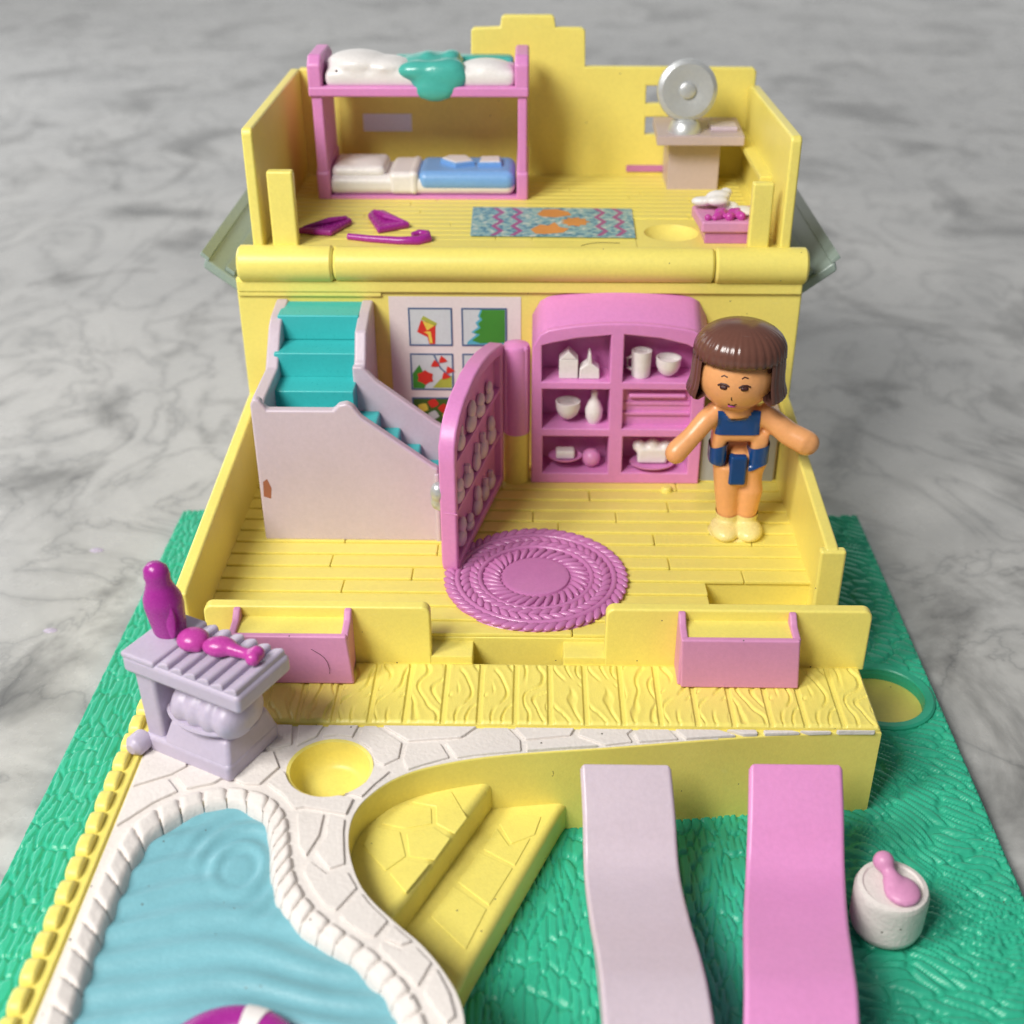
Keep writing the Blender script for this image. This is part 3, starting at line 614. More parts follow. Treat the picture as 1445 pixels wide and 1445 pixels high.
# ================================================================== CUPBOARD
cab = thing('kitchen_cupboard', 'pink arched kitchen cupboard with six open compartments', 'cupboard', (1.22, 4.75, 1.2))
def arch(x0, x1, z0, zc, za, r=.16, n=12, flat=False):
    """outline with a low arch on top: corner height zc, crown za"""
    xm = (x0+x1)/2; out = [(x0, z0), (x1, z0)]
    for k in range(n+1):
        t = 1-2*k/n; x = xm+(x1-x0)/2*t; e = max(0, (abs(t)-.84)/.16); out.append((x, zc+(za-zc)*(1-t*t)-r*e*e))
    return out
oc = arch(.17, 2.285, 1.2, 3.22, 3.36, .18, 22)
holes = [[(.29, 2.60), (1.11, 2.60), (1.11, 3.21), (.70, 3.165), (.40, 3.10), (.29, 3.07)], [(1.27, 2.60), (2.15, 2.60), (2.15, 3.02), (2.02, 3.09), (1.70, 3.17), (1.27, 3.215)],
         [(.30, 1.97), (1.12, 1.97), (1.12, 2.50), (.30, 2.50)], [(1.29, 1.97), (2.12, 1.97), (2.12, 2.50), (1.29, 2.50)],
         [(.31, 1.345), (1.13, 1.345), (1.13, 1.86), (.31, 1.86)], [(1.31, 1.355), (2.13, 1.355), (2.13, 1.86), (1.31, 1.86)]]
bm = xf(slab([oc]+holes, 4.50, 4.96, .022), STAND); obj('frame', bm, PINK, cab)
bm = bmesh.new(); n = len(oc)
a = [bm.verts.new((x, 4.56, zz-.004)) for x, zz in oc]; b = [bm.verts.new((x, 4.995, zz+(.24 if zz > 2 else 0)*min(1, (zz-1.2)/1.9))) for x, zz in oc]
for k in range(n): bm.faces.new((a[k], a[(k+1) % n], b[(k+1) % n], b[k]))
obj('carcass', bm, PINK, cab, angle=60)
obj('back_board', box(.24, 2.22, 4.955, 4.99, 1.25, 3.15, 0), PINK, cab)
dr = obj('drawer_front', box(1.27, 2.14, 4.62, 4.75, 1.95, 2.52, .01), PINK, cab)
obj('drawer_handle', box(1.36, 2.06, 4.55, 4.66, 2.36, 2.42, .025, 3), PINK, dr); obj('drawer_ridge', box(1.29, 2.12, 4.585, 4.66, 2.12, 2.16, .01), PINK, dr); obj('drawer_ridge', box(1.29, 2.12, 4.60, 4.66, 2.25, 2.30, .01), PINK, dr)
# crockery on the shelves
def small(name, label, cat, bm, m, c, group='white crockery in the pink cupboard'):
    o = obj(name, bm, m); o.location = c
    for v in o.data.vertices: v.co -= Vector(c)
    return tag(o, label, cat, group)
Z1, Z2, Z3, YI = 2.60, 1.97, 1.35, 4.70
cart = join(box(.50, .73, YI-.1, YI+.1, Z1, Z1+.25, .015), prism([(.51, YI-.1, Z1+.25), (.72, YI-.1, Z1+.25), (.615, YI-.1, Z1+.36)], (0, .2, 0), .01))
small('milk_carton', 'white gabled carton in the upper left compartment of the cupboard', 'carton', cart, WHITE, (.615, YI, Z1))
fl = join(prism([(.745, YI-.11, Z1), (.995, YI-.11, Z1), (.99, YI-.11, Z1+.13), (.90, YI-.11, Z1+.20), (.885, YI-.11, Z1+.34), (.855, YI-.11, Z1+.34), (.84, YI-.11, Z1+.20), (.75, YI-.11, Z1+.13)], (0, .18, 0), .02, 3))
small('flask', 'white narrow necked flask beside the gabled carton', 'flask', fl, WHITE, (.87, YI, Z1))
small('mug', 'white tall mug in the upper right compartment of the cupboard', 'mug', join(lathe([(0, 0), (.10, 0), (.115, .03), (.125, .34), (.10, .34), (.09, .30), (0, .30)], 24, (1.50, YI, Z1)), tube([(1.38, YI, Z1+.26), (1.33, YI, Z1+.24), (1.33, YI, Z1+.12), (1.39, YI, Z1+.09)], .022, 8)), WHITE, (1.5, YI, Z1))
bowl = lambda x, z_: lathe([(0, 0), (.07, .0), (.12, .05), (.15, .13), (.155, .22), (.135, .22), (.12, .16), (0, .14)], 24, (x, YI, z_))
small('bowl', 'white round bowl beside the tall mug', 'bowl', bowl(1.83, Z1+.03), WHITE, (1.83, YI, Z1))
small('bowl', 'white round bowl in the middle left compartment beside a jug', 'bowl', bowl(.62, Z2+.07), WHITE, (.62, YI, Z2))
small('jug', 'white pear shaped jug in the middle left compartment', 'jug', lathe([(0, 0), (.07, .0), (.105, .08), (.11, .18), (.075, .28), (.04, .34), (.045, .42), (.02, .45), (0, .45)], 24, (.945, YI, Z2)), WHITE, (.945, YI, Z2))
dish = lathe([(0, 0), (.12, 0), (.21, .05), (.215, .065), (.12, .03), (0, .03)], 28, (.60, YI-.02, Z3+.10), 1, .8)
small('dish', 'pink saucer dish in the lower left compartment under a pale cake', 'dish', dish, PINK, (.6, YI, Z3))
small('cake', 'pale pink cake on the saucer in the lower left compartment', 'cake', box(.48, .72, YI-.1, YI+.06, Z3+.135, Z3+.25, .03, 3), WHITE, (.6, YI, Z3+.135))
small('fruit_ball', 'pale round ball at the right of the cake saucer', 'ball', ball((.93, YI, Z3+.12), .12), LPINK, (.93, YI, Z3))
plate = lathe([(0, 0), (.20, 0), (.28, .035), (.285, .05), (.2, .025), (0, .025)], 28, (1.70, YI-.04, Z3+.04), 1, .75)
small('plate', 'pink plate in the lower right compartment under a white loaf', 'plate', plate, PINK, (1.7, YI, Z3))
loaf = fuse(join(box(1.51, 1.89, YI-.1, YI+.1, Z3+.075, Z3+.30, .03), ball((1.53, YI, Z3+.29), .085), ball((1.70, YI, Z3+.31), .085), ball((1.87, YI, Z3+.29), .085)), .02, 4)
small('loaf', 'white loaf on the pink plate in the lower right compartment', 'loaf', loaf, WHITE, (1.7, YI, Z3))

# open cupboard door: local u along the door, n towards its outside
H0 = Vector((-.165, 4.52, 0)); E0 = Vector((-.635, 2.33, 0)); du = (E0-H0).normalized(); dn = Vector((-du.y, du.x, 0))
if dn.x > 0: dn = -dn
DM = Matrix(((du.x, dn.x, 0, H0.x), (du.y, dn.y, 0, H0.y), (0, 0, 1, 0), (0, 0, 0, 1)))   # (u, n, z) -> world
dl = (E0-H0).length
door = thing('cupboard_door', 'pink arched cupboard door standing open with white groceries inside', 'door', (-.1, 4.5, 1.2))
dout = [(.02, 1.24), (2.20, 1.24), (dl, 1.34), (dl, 2.60), (2.235, 2.80), (2.15, 2.95), (2.0, 3.08), (1.78, 3.18), (1.35, 3.265), (1.0, 3.275), (.66, 3.24), (.3, 3.17), (.02, 3.10)]
din = [(.12, 1.34), (2.10, 1.34), (2.15, 1.40), (2.15, 2.58), (2.10, 2.74), (1.95, 2.90), (1.75, 3.02), (1.35, 3.11), (1.0, 3.12), (.66, 3.09), (.3, 3.03), (.12, 2.98)]
obj('rim', xf(xf(slab([dout, din], .0, .19, .03), STAND), DM), PINK, door)
obj('panel', xf(prism([(1.13+(u-1.13)*1.03, .095, 2.2+(zz-2.2)*1.03) for u, zz in din], (0, .085, 0), .0), DM), PINK, door)
for zz in (1.93, 2.53): obj('shelf', xf(box(.10, 2.17, .025, .10, zz-.03, zz+.03, .012), DM), PINK, door)
rr = random.Random(3)
for zz, us in ((1.36, (.45, .78, 1.12, 1.48, 1.86)), (1.96, (.42, .80, 1.15, 1.50, 1.90)), (2.56, (.50, .95, 1.35, 1.80))):
    for i, u in enumerate(us):
        h = rr.uniform(.24, .40); wd = rr.uniform(.10, .15); kind = rr.randint(0, 2)
        if kind == 0: bm = box(u-wd, u+wd, -.035, .05, zz, zz+h, .035, 3)
        elif kind == 1: bm = join(ball((u, .02, zz+h*.36), (wd, .06, h*.36)), box(u-.035, u+.035, -.02, .05, zz+h*.5, zz+h*1.05, .02, 2))
        else: bm = join(ball((u, .02, zz+h*.3), (wd*1.1, .06, h*.3)), ball((u, .015, zz+h*.72), (wd*.7, .05, h*.28)))
        xf(bm, Matrix.Translation((0, .045, 0)) @ Matrix.Translation((u, 0, zz)) @ Matrix.Rotation(rr.uniform(-.22, .22), 4, 'Y') @ Matrix.Scale(rr.uniform(.8, 1.05), 4) @ Matrix.Translation((-u, 0, -zz)))
        obj('grocery', xf(bm, DM), PALEPINK, door)
obj('knuckle', lathe([(0, 1.87), (.15, 1.87), (.17, 1.90), (.17, 3.0), (.15, 3.05), (.08, 3.08), (0, 3.08)], 28, (-.02, 4.60, 0)), PINK, door)
obj('knuckle_web', box(-.18, .13, 4.47, 4.62, 1.9, 3.06, .04, 3), PINK, door)
hd = fuse(join(box(2.06, dl-.03, .13, .24, 1.98, 2.16, .04, 3), ball((2.17, .22, 2.22), (.09, .09, .12)), ball((2.13, .24, 2.10), (.10, .08, .12))), .02, 4)
obj('handle', xf(hd, DM), SILVER, door)
ln = obj('parting_line', xf(box(dl-.004, dl+.004, -.01, .14, 1.995, 2.008, 0), DM), LPINK, door, wn=False)

# ================================================================== BRAIDED RUG
rug = thing('braided_rug', 'oval mauve braided rug moulded on the planked floor', 'rug', (.235, 2.27, 1.2))
R0 = (.235, 2.27); RZ = 1.205
obj('backing', lathe([(0, .03), (.95, .03), (1.0, .015), (1.01, 0)], 64, (R0[0], R0[1], RZ)), MAUVE, rug)
obj('centre', lathe([(0, .065), (.33, .065), (.37, .055), (.385, .02)], 48, (R0[0], R0[1], RZ)), MAUVE, rug)
for R, r in ((.625, .032), (.872, .036)):
    obj('plain_ring', tube([(R0[0]+R*math.cos(2*PI*k/72), R0[1]+R*math.sin(2*PI*k/72), RZ+.035) for k in range(72)], r, 10, closed=True), MAUVE, rug)
strand = meshof(ball((0, 0, 0), (1, 1, 1), 10, 8), MAUVE, 'strand')
for R, n, ln_, wd, tilt in ((.49, 34, .125, .036, 1.0), (.695, 40, .095, .042, .62), (.785, 44, .095, .042, -.62), (.958, 54, .105, .044, .62)):
    for k in range(n):
        a = 2*PI*k/n+rnd.uniform(-.01, .01)
        instance('strand', strand, (R0[0]+R*math.cos(a), R0[1]+R*math.sin(a), RZ+.04), rug, (0, 0, a+PI/2+tilt), (ln_, wd, .036))

# ================================================================== DOLL
DX, DY = 2.58, 3.40
doll = thing('person', 'tiny brown haired doll in a navy bikini standing with arms spread', 'person', (DX, DY, 1.2))
HC = Vector((2.45, 3.36, 3.27))   # head centre
def limb(pts, rad, n=12): return tube(pts, rad, n)
parts = []
parts.append(ball(HC+Vector((-.02, -.03, -.01)), (.43, .40, .415), 28, 18))
parts.append(tube([(2.45, 3.37, 2.98), (2.47, 3.38, 2.76)], [.17, .19], 14))
parts.append(xf(box(-.27, .27, -.13, .13, 2.42, 2.86, .09, 4), Matrix.Translation((2.49, 3.37, 0))))
parts.append(xf(box(-.31, -.15, -.13, .13, 2.12, 2.55, .06, 3), Matrix.Translation((2.53, 3.37, 0))))
parts.append(xf(box(.14, .33, -.13, .13, 2.06, 2.55, .06, 3), Matrix.Translation((2.53, 3.37, 0))))
parts.append(xf(box(-.10, .09, -.10, .12, 1.86, 2.28, .03, 3), Matrix.Translation((2.55, 3.37, 0))))
parts.append(box(2.36, 2.73, 3.46, 3.50, 2.0, 2.6, .015, 2))
for s, zz in ((-1, 0), (1, 0)):
    parts.append(tube([(2.575+.15*s, 3.38, 2.12), (2.59+.135*s, 3.38, 1.78), (2.60+.105*s, 3.38, 1.34)], [.165, .15, .115], 16))
    parts.append(ball((2.59+.135*s, 3.29, 1.275), (.165, .25, .095)))
parts.append(tube([(2.27, 3.37, 2.79), (2.13, 3.30, 2.69), (1.97, 3.22, 2.52), (1.81, 3.15, 2.37)], [.125, .12, .115, .13], 14)); parts.append(ball((1.80, 3.14, 2.355), .125))
parts.append(tube([(2.71, 3.37, 2.79), (2.88, 3.31, 2.69), (3.06, 3.24, 2.56), (3.25, 3.15, 2.49)], [.125, .13, .14, .145], 14)); parts.append(ball((3.25, 3.15, 2.485), (.15, .12, .145)))
body_bm = fuse(join(*parts), .021, 5, .5)
body_src = body_bm.copy()
body = obj('body', body_bm, SKIN, doll, wn=False, angle=180)
def shell(keep_planes, off, m, name, region=None):
    """cut a patch out of the body skin and lift it off as a layer of paint"""
    b = body_src.copy()
    for co, no in keep_planes:
        bmesh.ops.bisect_plane(b, geom=b.verts[:]+b.edges[:]+b.faces[:], plane_co=co, plane_no=no, clear_outer=True)
    if region:
        bmesh.ops.delete(b, geom=[f for f in b.faces if not region(f.calc_center_median())], context='FACES')
    b.normal_update()
    for v in b.verts: v.co += v.normal*off
    return obj(name, b, m, doll, wn=False, angle=180)
V3 = Vector
shell([(V3((2.49, 3, 2.83)), V3((0, .0, 1))), (V3((2.49, 3, 2.54)), V3((0, 0, -1))), (V3((2.49-.245, 3, 2.6)), V3((-1, 0, 0))), (V3((2.49+.235, 3, 2.6)), V3((1, 0, 0))), (V3((2.5, 3.37, 2.5)), V3((0, 1, 0)))], .014, NAVY, 'bikini_top',
      lambda c: (c.x-2.47)**2/.17**2+(c.z-2.86)**2/.115**2 > 1)
shell([(V3((2.4, 3, 2.42)), V3((-.35, 0, 1))), (V3((2.3, 3, 2.15)), V3((-.3, 0, -1))), (V3((2.40, 3, 2.3)), V3((1, 0, 0)))], .02, NAVY, 'bikini_side', lambda c: c.x > 2.12)
shell([(V3((2.7, 3, 2.36)), V3((-.3, 0, 1))), (V3((2.7, 3, 2.10)), V3((.45, 0, -1))), (V3((2.66, 3, 2.3)), V3((-1, 0, 0)))], .02, NAVY, 'bikini_side', lambda c: c.x < 2.95)
obj('bikini_front', box(2.432, 2.632, 3.20, 3.34, 1.90, 2.27, .035, 3), NAVY, doll)
shell([(V3((2.5, 3, 1.385)), V3((0, -.25, 1)))], .012, CREAM, 'shoes')
obj('sole', lathe([(0, .03), (.28, .03), (.315, .02), (.32, 0)], 32, (2.60, 3.36, 1.205), 1.02, .86), CREAM, doll)
# hair: a ribbed cap to the fringe and a flared curtain round the sides
yaw = -.22
def hair_grid(phis, prof, ribs=True):
    bm = bmesh.new(); rows = []
    for ph in phis:
        row = []
        for (r, zz) in prof(ph):
            rr_ = r*(1+.014*(abs(math.sin(ph*19+.6*math.sin(ph*5)))**.6*2-1)*min(1, r/.2)) if ribs else r
            a = ph-PI/2+yaw
            row.append(bm.verts.new((HC.x+rr_*math.cos(a)*1.06, HC.y+.02+rr_*math.sin(a), zz)))
        rows.append(row)
    for a, b in zip(rows, rows[1:]):
        for k in range(len(a)-1): bm.faces.new((a[k], a[k+1], b[k+1], b[k]))
    bmesh.ops.remove_doubles(bm, verts=bm.verts, dist=1e-5); bmesh.ops.recalc_face_normals(bm, faces=bm.faces)
    return bm
ztop, zfr = 3.84, 3.47
capp = lambda ph: [(.475*math.sin(t*PI/2)**.85, zfr+.06+(ztop-zfr-.06)*math.cos(t*PI/2)) for t in [k/12 for k in range(13)]]+[(.478, zfr), (.445, zfr-.01)]
hair = obj('hair', hair_grid([2*PI*k/160 for k in range(161)], capp), HAIR, doll, wn=False, angle=80)
def curt(ph):
    return [(.465, zfr+.06), (.478, 3.38), (.480, 3.26), (.490, 3.16), (.522, 3.05), (.512, 3.02), (.48, 3.01), (.39, 3.04), (.385, 3.28), (.42, 3.44)]
obj('side_hair', hair_grid([.86+(2*PI-1.72)*k/110 for k in range(111)], curt), HAIR, doll, wn=False, angle=80)
# face print on the head
def on_face(u, v, off=.012):
    """u to the doll's left in radians, v height"""
    c = HC+Vector((-.02, -.03, -.01)); a = u-PI/2+yaw; zz = v/.415; k = math.sqrt(max(0, 1-zz*zz))
    return c+Vector(((.43+off)*k*math.cos(a), (.40+off)*k*math.sin(a), v))
def stroke(uv, r, nm, m=INK):
    obj(nm, tube([on_face(u, v, -.004) for u, v in uv], r, 6), m, doll, wn=False)
for s in (-1, 1):
    c = .02+.27*s
    obj('eye', fuse(join(*[ball(on_face(c+du_, -.02, -.012), 0.029, 10, 6) for du_ in (-.04, 0, .045)], ball(on_face(c+.095*1, -.01, -.012), .012, 8, 6)), .008, 2), INK, doll, wn=False)
    stroke([(c-.15, -.005), (c-.06, .02), (c+.06, .02), (c+.15, .0)], .012, 'eyelid')
    stroke([(c-.09, .095), (c-.02, .115), (c+.08, .10)], .008, 'eyebrow')
stroke([(-.02, -.13), (-.025, -.16), (-.005, -.175)], .007, 'nose')
stroke([(-.12, -.235), (-.06, -.255), (0, -.25), (.06, -.255), (.13, -.23)], .009, 'mouth')
obj('lips', ball(on_face(.01, -.268, -.01), (.05, .02, .018), 12, 8), MAGENTA, doll, wn=False)

# ================================================================== UPPER STOREY
up_ = thing('upper_storey', 'yellow open upper storey of the toy house, hinged above the cupboard', 'toy house', (0, 6.7, 4.0))
ZU = 4.06
obj('floor', slab([[(-3.18, 5.10), (3.20, 5.10), (3.20, 8.5), (-3.18, 8.5)], circ((1.88, 5.76), .33)], 3.80, ZU-.0, .01), YELLOW, up_)
obj('floor_hollow', lathe([(0, -.12), (.2, -.11), (.29, -.05), (.335, -.003)], 36, (1.88, 5.76, ZU)), YELLOW, up_)
jr = random.Random(5)
for r in range(16):
    y = 5.42+.18*r; x1 = 1.42 if y < 6.2 else 3.0
    xs = [-3.04]+sorted(jr.uniform(-2.6, x1-.3) for _ in range(2))+[x1]
    for a, b in zip(xs, xs[1:]):
        if b-a > .1: fplank(a, b, y, up_, ZU-.034, .18)
obj('floor_edge', box(-3.04, 1.42, 5.12, 5.41, 3.9, ZU+.014, .01), YELLOW, up_)
bw = [(-3.10, 3.85), (3.20, 3.85), (3.20, 5.47), (3.15, 5.52), (.86, 5.53), (.85, 5.99), (.80, 6.03), (.45, 6.035), (.43, 6.16), (.39, 6.19), (-.24, 6.19), (-.28, 6.16), (-.30, 6.04), (-.65, 6.03), (-.69, 5.99), (-.70, 5.50), (-3.05, 5.50), (-3.10, 5.45)]
wh_ = [[(1.71, 5.04), (2.3, 5.04), (2.3, 5.28), (1.71, 5.28)], [(1.72, 4.62), (2.3, 4.62), (2.3, 4.86), (1.72, 4.86)]]
obj('back_wall', xf(slab([bw]+wh_, 8.40, 8.54, .025), STAND), YELLOW, up_)
obj('side_wall', prism([(-3.18, y, zz) for y, zz in ((5.08, 3.95), (8.42, 3.95), (8.42, 5.50), (5.12, 5.47), (5.08, 5.42))], (.13, 0, 0), .03, 3), YELLOW, up_)
obj('side_wall', prism([(3.23, y, zz) for y, zz in ((5.08, 3.95), (8.38, 3.95), (8.38, 5.28), (8.2, 5.33), (5.12, 5.40), (5.08, 5.35))], (-.13, 0, 0), .03, 3), YELLOW, up_)
obj('corner_stub', box(-2.95, -2.64, 5.12, 5.26, 4.0, 4.97, .03, 3), YELLOW, up_); obj('corner_stub', box(2.73, 2.98, 5.12, 5.26, 4.0, 4.85, .03, 3), YELLOW, up_)
obj('wall_rail', box(2.95, 3.12, 6.0, 8.3, 4.62, 4.70, .02), YELLOW, up_)
for x0, x1, z0, z1, y in ((-2.15, -1.50, 4.78, 5.02, 8.0), (1.70, 2.10, 5.20, 5.42, 8.4), (1.72, 2.12, 4.78, 5.0, 8.4)):
    k = (y+.397-.0)/y
    pass
obj('wall_label', box(-2.22, -1.54, 8.388, 8.41, 4.66, 4.90, .004), PALEBLUE, up_)
obj('slot', box(1.48, 2.16, 8.37, 8.41, 4.11, 4.20, .01), MAUVE, up_)
# roof: two sloping wings under the storey
for s in (-1, 1):
    rf = obj('roof_wing', prism([(s*3.84, 5.30, 3.86), (s*2.9, 5.30, 3.12), (s*2.9, 5.30, 2.98), (s*3.88, 5.30, 3.74)], (0, 3.1, 0), .03, 3), ROOFM, up_)
    obj('roof_lip', prism([(s*3.90, 5.30, 3.90), (s*3.80, 5.30, 3.82), (s*3.78, 5.30, 3.86), (s*3.87, 5.30, 3.95)], (0, 3.1, 0), .01), ROOFM, rf)
    obj('roof_ridge', prism([(s*3.62, 5.36, 3.69), (s*3.52, 5.36, 3.61), (s*3.50, 5.36, 3.66), (s*3.60, 5.36, 3.74)], (0, 3.0, 0), .01), ROOFM, rf)

# bunk bed
bunk = thing('bunk_bed', 'pink toy bunk bed with a white top mattress and blue lower bed', 'bunk bed', (-1.3, 7.5, ZU))
for x in (-2.62, .02):
    w2 = .06 if x > 0 else .07
    obj('end_panel', box(x-w2, x+w2, 7.10, 8.08, ZU, 5.46, .025, 3), PINK, bunk)
    obj('foot_board', prism([(x-w2-.015, 7.10, ZU), (x-w2-.015, 8.1, ZU), (x-w2-.015, 8.1, 4.55), (x-w2-.015, 7.25, 4.55), (x-w2-.015, 7.08, 4.42)], (2*w2+.03, 0, 0), .03, 3), PINK, bunk)
    obj('head_board', prism([(x-.10, 7.07, 5.40), (x-.10, 8.12, 5.40), (x-.10, 8.12, 5.80), (x-.10, 7.9, 5.90), (x-.10, 7.2, 5.90), (x-.10, 7.07, 5.80)], (.18, 0, 0), .035, 3), PINK, bunk)
obj('rail', box(-2.72, .10, 7.06, 7.2, 5.40, 5.53, .03, 3), PINK, bunk)
obj('upper_base', box(-2.6, .0, 7.15, 8.05, 5.41, 5.50, .01), PINK, bunk)
obj('lower_base', box(-2.6, .0, 7.12, 8.05, ZU, 4.11, .012), PINK, bunk)
tm = fuse(join(box(-2.52, -.07, 7.12, 8.0, 5.50, 5.72, .08, 4), ball((-2.1, 7.45, 5.76), (.42, .34, .16)), ball((-1.75, 7.40, 5.74), (.35, .30, .12)), ball((-.45, 7.4, 5.72), (.34, .26, .10))), .035, 4)
obj('mattress', tm, WHITE, bunk, wn=False, angle=180)
bl = fuse(join(ball((-1.15, 7.55, 5.74), (.42, .42, .13)), ball((-1.30, 7.20, 5.70), (.30, .15, .13)), ball((-1.05, 7.16, 5.62), (.38, .13, .22)), ball((-.92, 7.25, 5.72), (.22, .2, .13)), box(-1.7, -.1, 7.72, 8.02, 5.66, 5.78, .05), ball((-1.10, 7.09, 5.48), (.27, .08, .14)), ball((-1.2, 7.5, 5.84), (.1, .2, .06)), ball((-.9, 7.5, 5.84), (.12, .2, .07))), .035, 5)
obj('blanket', bl, TEALP, bunk, wn=False, angle=180)
obj('spot', ball((-2.35, 7.155, 5.705), .018, 8, 6), INK, bunk, wn=False)
lm = box(-2.58, -.08, 7.14, 8.0, 4.11, 4.37, .11, 6)
obj('lower_mattress', lm, WHITE, bunk)
obj('pillow', fuse(join(box(-2.54, -1.80, 7.2, 7.95, 4.30, 4.48, .08, 4), ball((-2.1, 7.55, 4.46), (.26, .3, .05))), .03, 4), WHITE, bunk, wn=False, angle=180)
obj('sheet', box(-1.76, -1.38, 7.125, 8.0, 4.12, 4.42, .08, 5), WHITE, bunk)
obj('sheet_fold', box(-1.50, -1.36, 7.115, 8.0, 4.12, 4.435, .085, 5), WHITE, bunk)
obj('quilt', box(-1.38, -.075, 7.12, 8.0, 4.16, 4.43, .12, 6), BLUE, bunk)
def book(pts, label):
    cx = sum(p[0] for p in pts)/len(pts); cy = sum(p[1] for p in pts)/len(pts)
    t = thing('book', label, 'book', (cx, cy, 4.43), 0, 'little books on the blue quilt')
    obj('cover', prism([(x, y, 4.425) for x, y in pts], (0, 0, .06), .012), BLUE, t)
    obj('page_block', prism([(cx+(x-cx)*.86, cy+(y-cy)*.86, 4.47) for x, y in pts], (0, 0, .03), .008), WHITE, t)
book([(-1.10, 7.62), (-.88, 7.36), (-.62, 7.48), (-.74, 7.78), (-1.0, 7.78)], 'open white book with six sided outline on the blue quilt')
book([(-.58, 7.40), (-.26, 7.42), (-.28, 7.74), (-.56, 7.72)], 'square white book at the foot end of the blue quilt')

# desk and fan
desk = thing('toy_desk', 'grey pink one legged desk by the back wall of the upper storey', 'desk', (2.4, 7.6, ZU))
obj('top', prism([(1.79, 7.30, 4.74), (2.94, 7.30, 4.74), (2.98, 8.38, 4.74), (1.82, 8.38, 4.74)], (0, 0, .13), .02), GREYPINK, desk)
obj('pedestal', box(1.99, 2.68, 7.62, 8.35, ZU, 4.75, .02), GREYPINK, desk)
small('notebook', 'small pale notebook lying on the grey pink desk', 'notebook', box(2.52, 2.88, 7.55, 7.9, 4.868, 4.93, .02), LILAC, (2.7, 7.7, 4.87), None)
fan = thing('toy_fan', 'silver round table fan standing on the grey pink desk', 'fan', (2.17, 7.55, 4.87))
RX = Matrix.Translation((2.17, 7.55, 5.40)) @ Matrix.Rotation(math.radians(82), 4, 'X')
obj('disc', xf(lathe([(0, -.09), (.34, -.09), (.385, -.06), (.395, 0), (.385, .05), (.33, .085), (.20, .075), (.15, .06), (0, .06)], 44), RX), SILVER, fan, angle=30)
obj('hub', xf(lathe([(0, .10), (.085, .10), (.105, .085), (.11, .04)], 28), RX), SILVER, fan)
obj('foot', lathe([(.22, 0), (.215, .05), (.18, .13), (.13, .17), (0, .18)], 28, (2.17, 7.55, 4.87)), SILVER, fan)

# rug sticker in the upper storey
us = thing('printed_rug', 'blue rug sticker with purple zigzags and orange shells, upstairs', 'rug', (.4, 6.1, ZU))
zr = ZU+.022
obj('sheet', prism([(-.60, 5.53, zr), (1.42, 5.48, zr), (1.45, 6.68, zr), (-.62, 6.73, zr)], (0, 0, .004), 0), RUGP, us, wn=False)
for x in (-.28, -.04, 1.02, 1.25):
    L_, R_ = [], []
    for k in range(7):
        y = 5.54+1.14*k/6; o_ = .05*(1 if k % 2 else -1); L_.append((x+o_-.03, y, zr+.005)); R_.append((x+o_+.035, y, zr+.005))
    bm = bmesh.new(); a = [bm.verts.new(p) for p in L_]; b = [bm.verts.new(p) for p in R_]
    for k in range(6): bm.faces.new((a[k], b[k], b[k+1], a[k+1]))
    obj('zigzag', bm, PPURP, us, wn=False)
def patch(pts, m, nm, z_): obj(nm, prism([(x, y, z_) for x, y in pts], (0, 0, .002), 0), m, us, wn=False)
patch([(.22, 6.42), (.30, 6.62), (.48, 6.64), (.62, 6.52), (.66, 6.38), (.44, 6.28), (.28, 6.32)], PORANGE, 'shell', zr+.005)
patch([(.64+.16*(1+.2*math.cos(9*a))*math.cos(a)+.06, 6.1+.17*math.sin(a)*(1+.2*math.cos(9*a))) for a in [2*PI*k/24 for k in range(24)]], PORANGE, 'shell', zr+.005)
patch([(.14, 5.78), (.26, 5.98), (.36, 5.94), (.44, 6.08), (.50, 5.88), (.62, 5.82), (.54, 5.66), (.30, 5.60), (.20, 5.62)], PORANGE, 'starfish', zr+.005)

# purple flippers and snorkel on the upper floor
def flat_thing(name, label, pts, h, m, cat, group=None):
    cx = sum(p[0] for p in pts)/len(pts); cy = sum(p[1] for p in pts)/len(pts)
    o = obj(name, prism([(x-cx, y-cy, 0) for x, y in pts], (0, 0, h), .02, 2), m); o.location = (cx, cy, ZU+.014); return tag(o, label, cat, group)
f1 = thing('flipper', 'purple pointed flipper aiming at the left wall of the upper storey', 'flipper', (-2.38, 5.8, ZU+.014), 0, 'purple flippers on the upper floor')
obj('blade', prism([(-2.74, 5.60, ZU+.012), (-2.30, 5.50, ZU+.012), (-2.10, 6.00, ZU+.012), (-2.18, 6.10, ZU+.012), (-2.34, 6.04, ZU+.012)], (0, 0, .08), .03, 3), PURPLE, f1); obj('ridge', tube([(-2.66, 5.63, ZU+.09), (-2.36, 5.78, ZU+.13), (-2.18, 5.98, ZU+.10)], [.015, .04, .03], 8), PURPLE, f1)
f2 = thing('flipper', 'purple pointed flipper between the bunk bed and the blue rug', 'flipper', (-1.7, 6.1, ZU+.014), 0, 'purple flippers on the upper floor')
obj('blade', prism([(-1.36, 5.86, ZU+.012), (-1.74, 5.60, ZU+.012), (-1.94, 6.22, ZU+.012), (-1.90, 6.40, ZU+.012), (-1.74, 6.38, ZU+.012)], (0, 0, .08), .03, 3), PURPLE, f2); obj('ridge', tube([(-1.44, 5.88, ZU+.09), (-1.68, 5.96, ZU+.13), (-1.85, 6.26, ZU+.10)], [.015, .04, .03], 8), PURPLE, f2)
sn = thing('snorkel', 'purple snorkel with curled end in front of the flippers', 'snorkel', (-1.6, 5.3, ZU+.014))
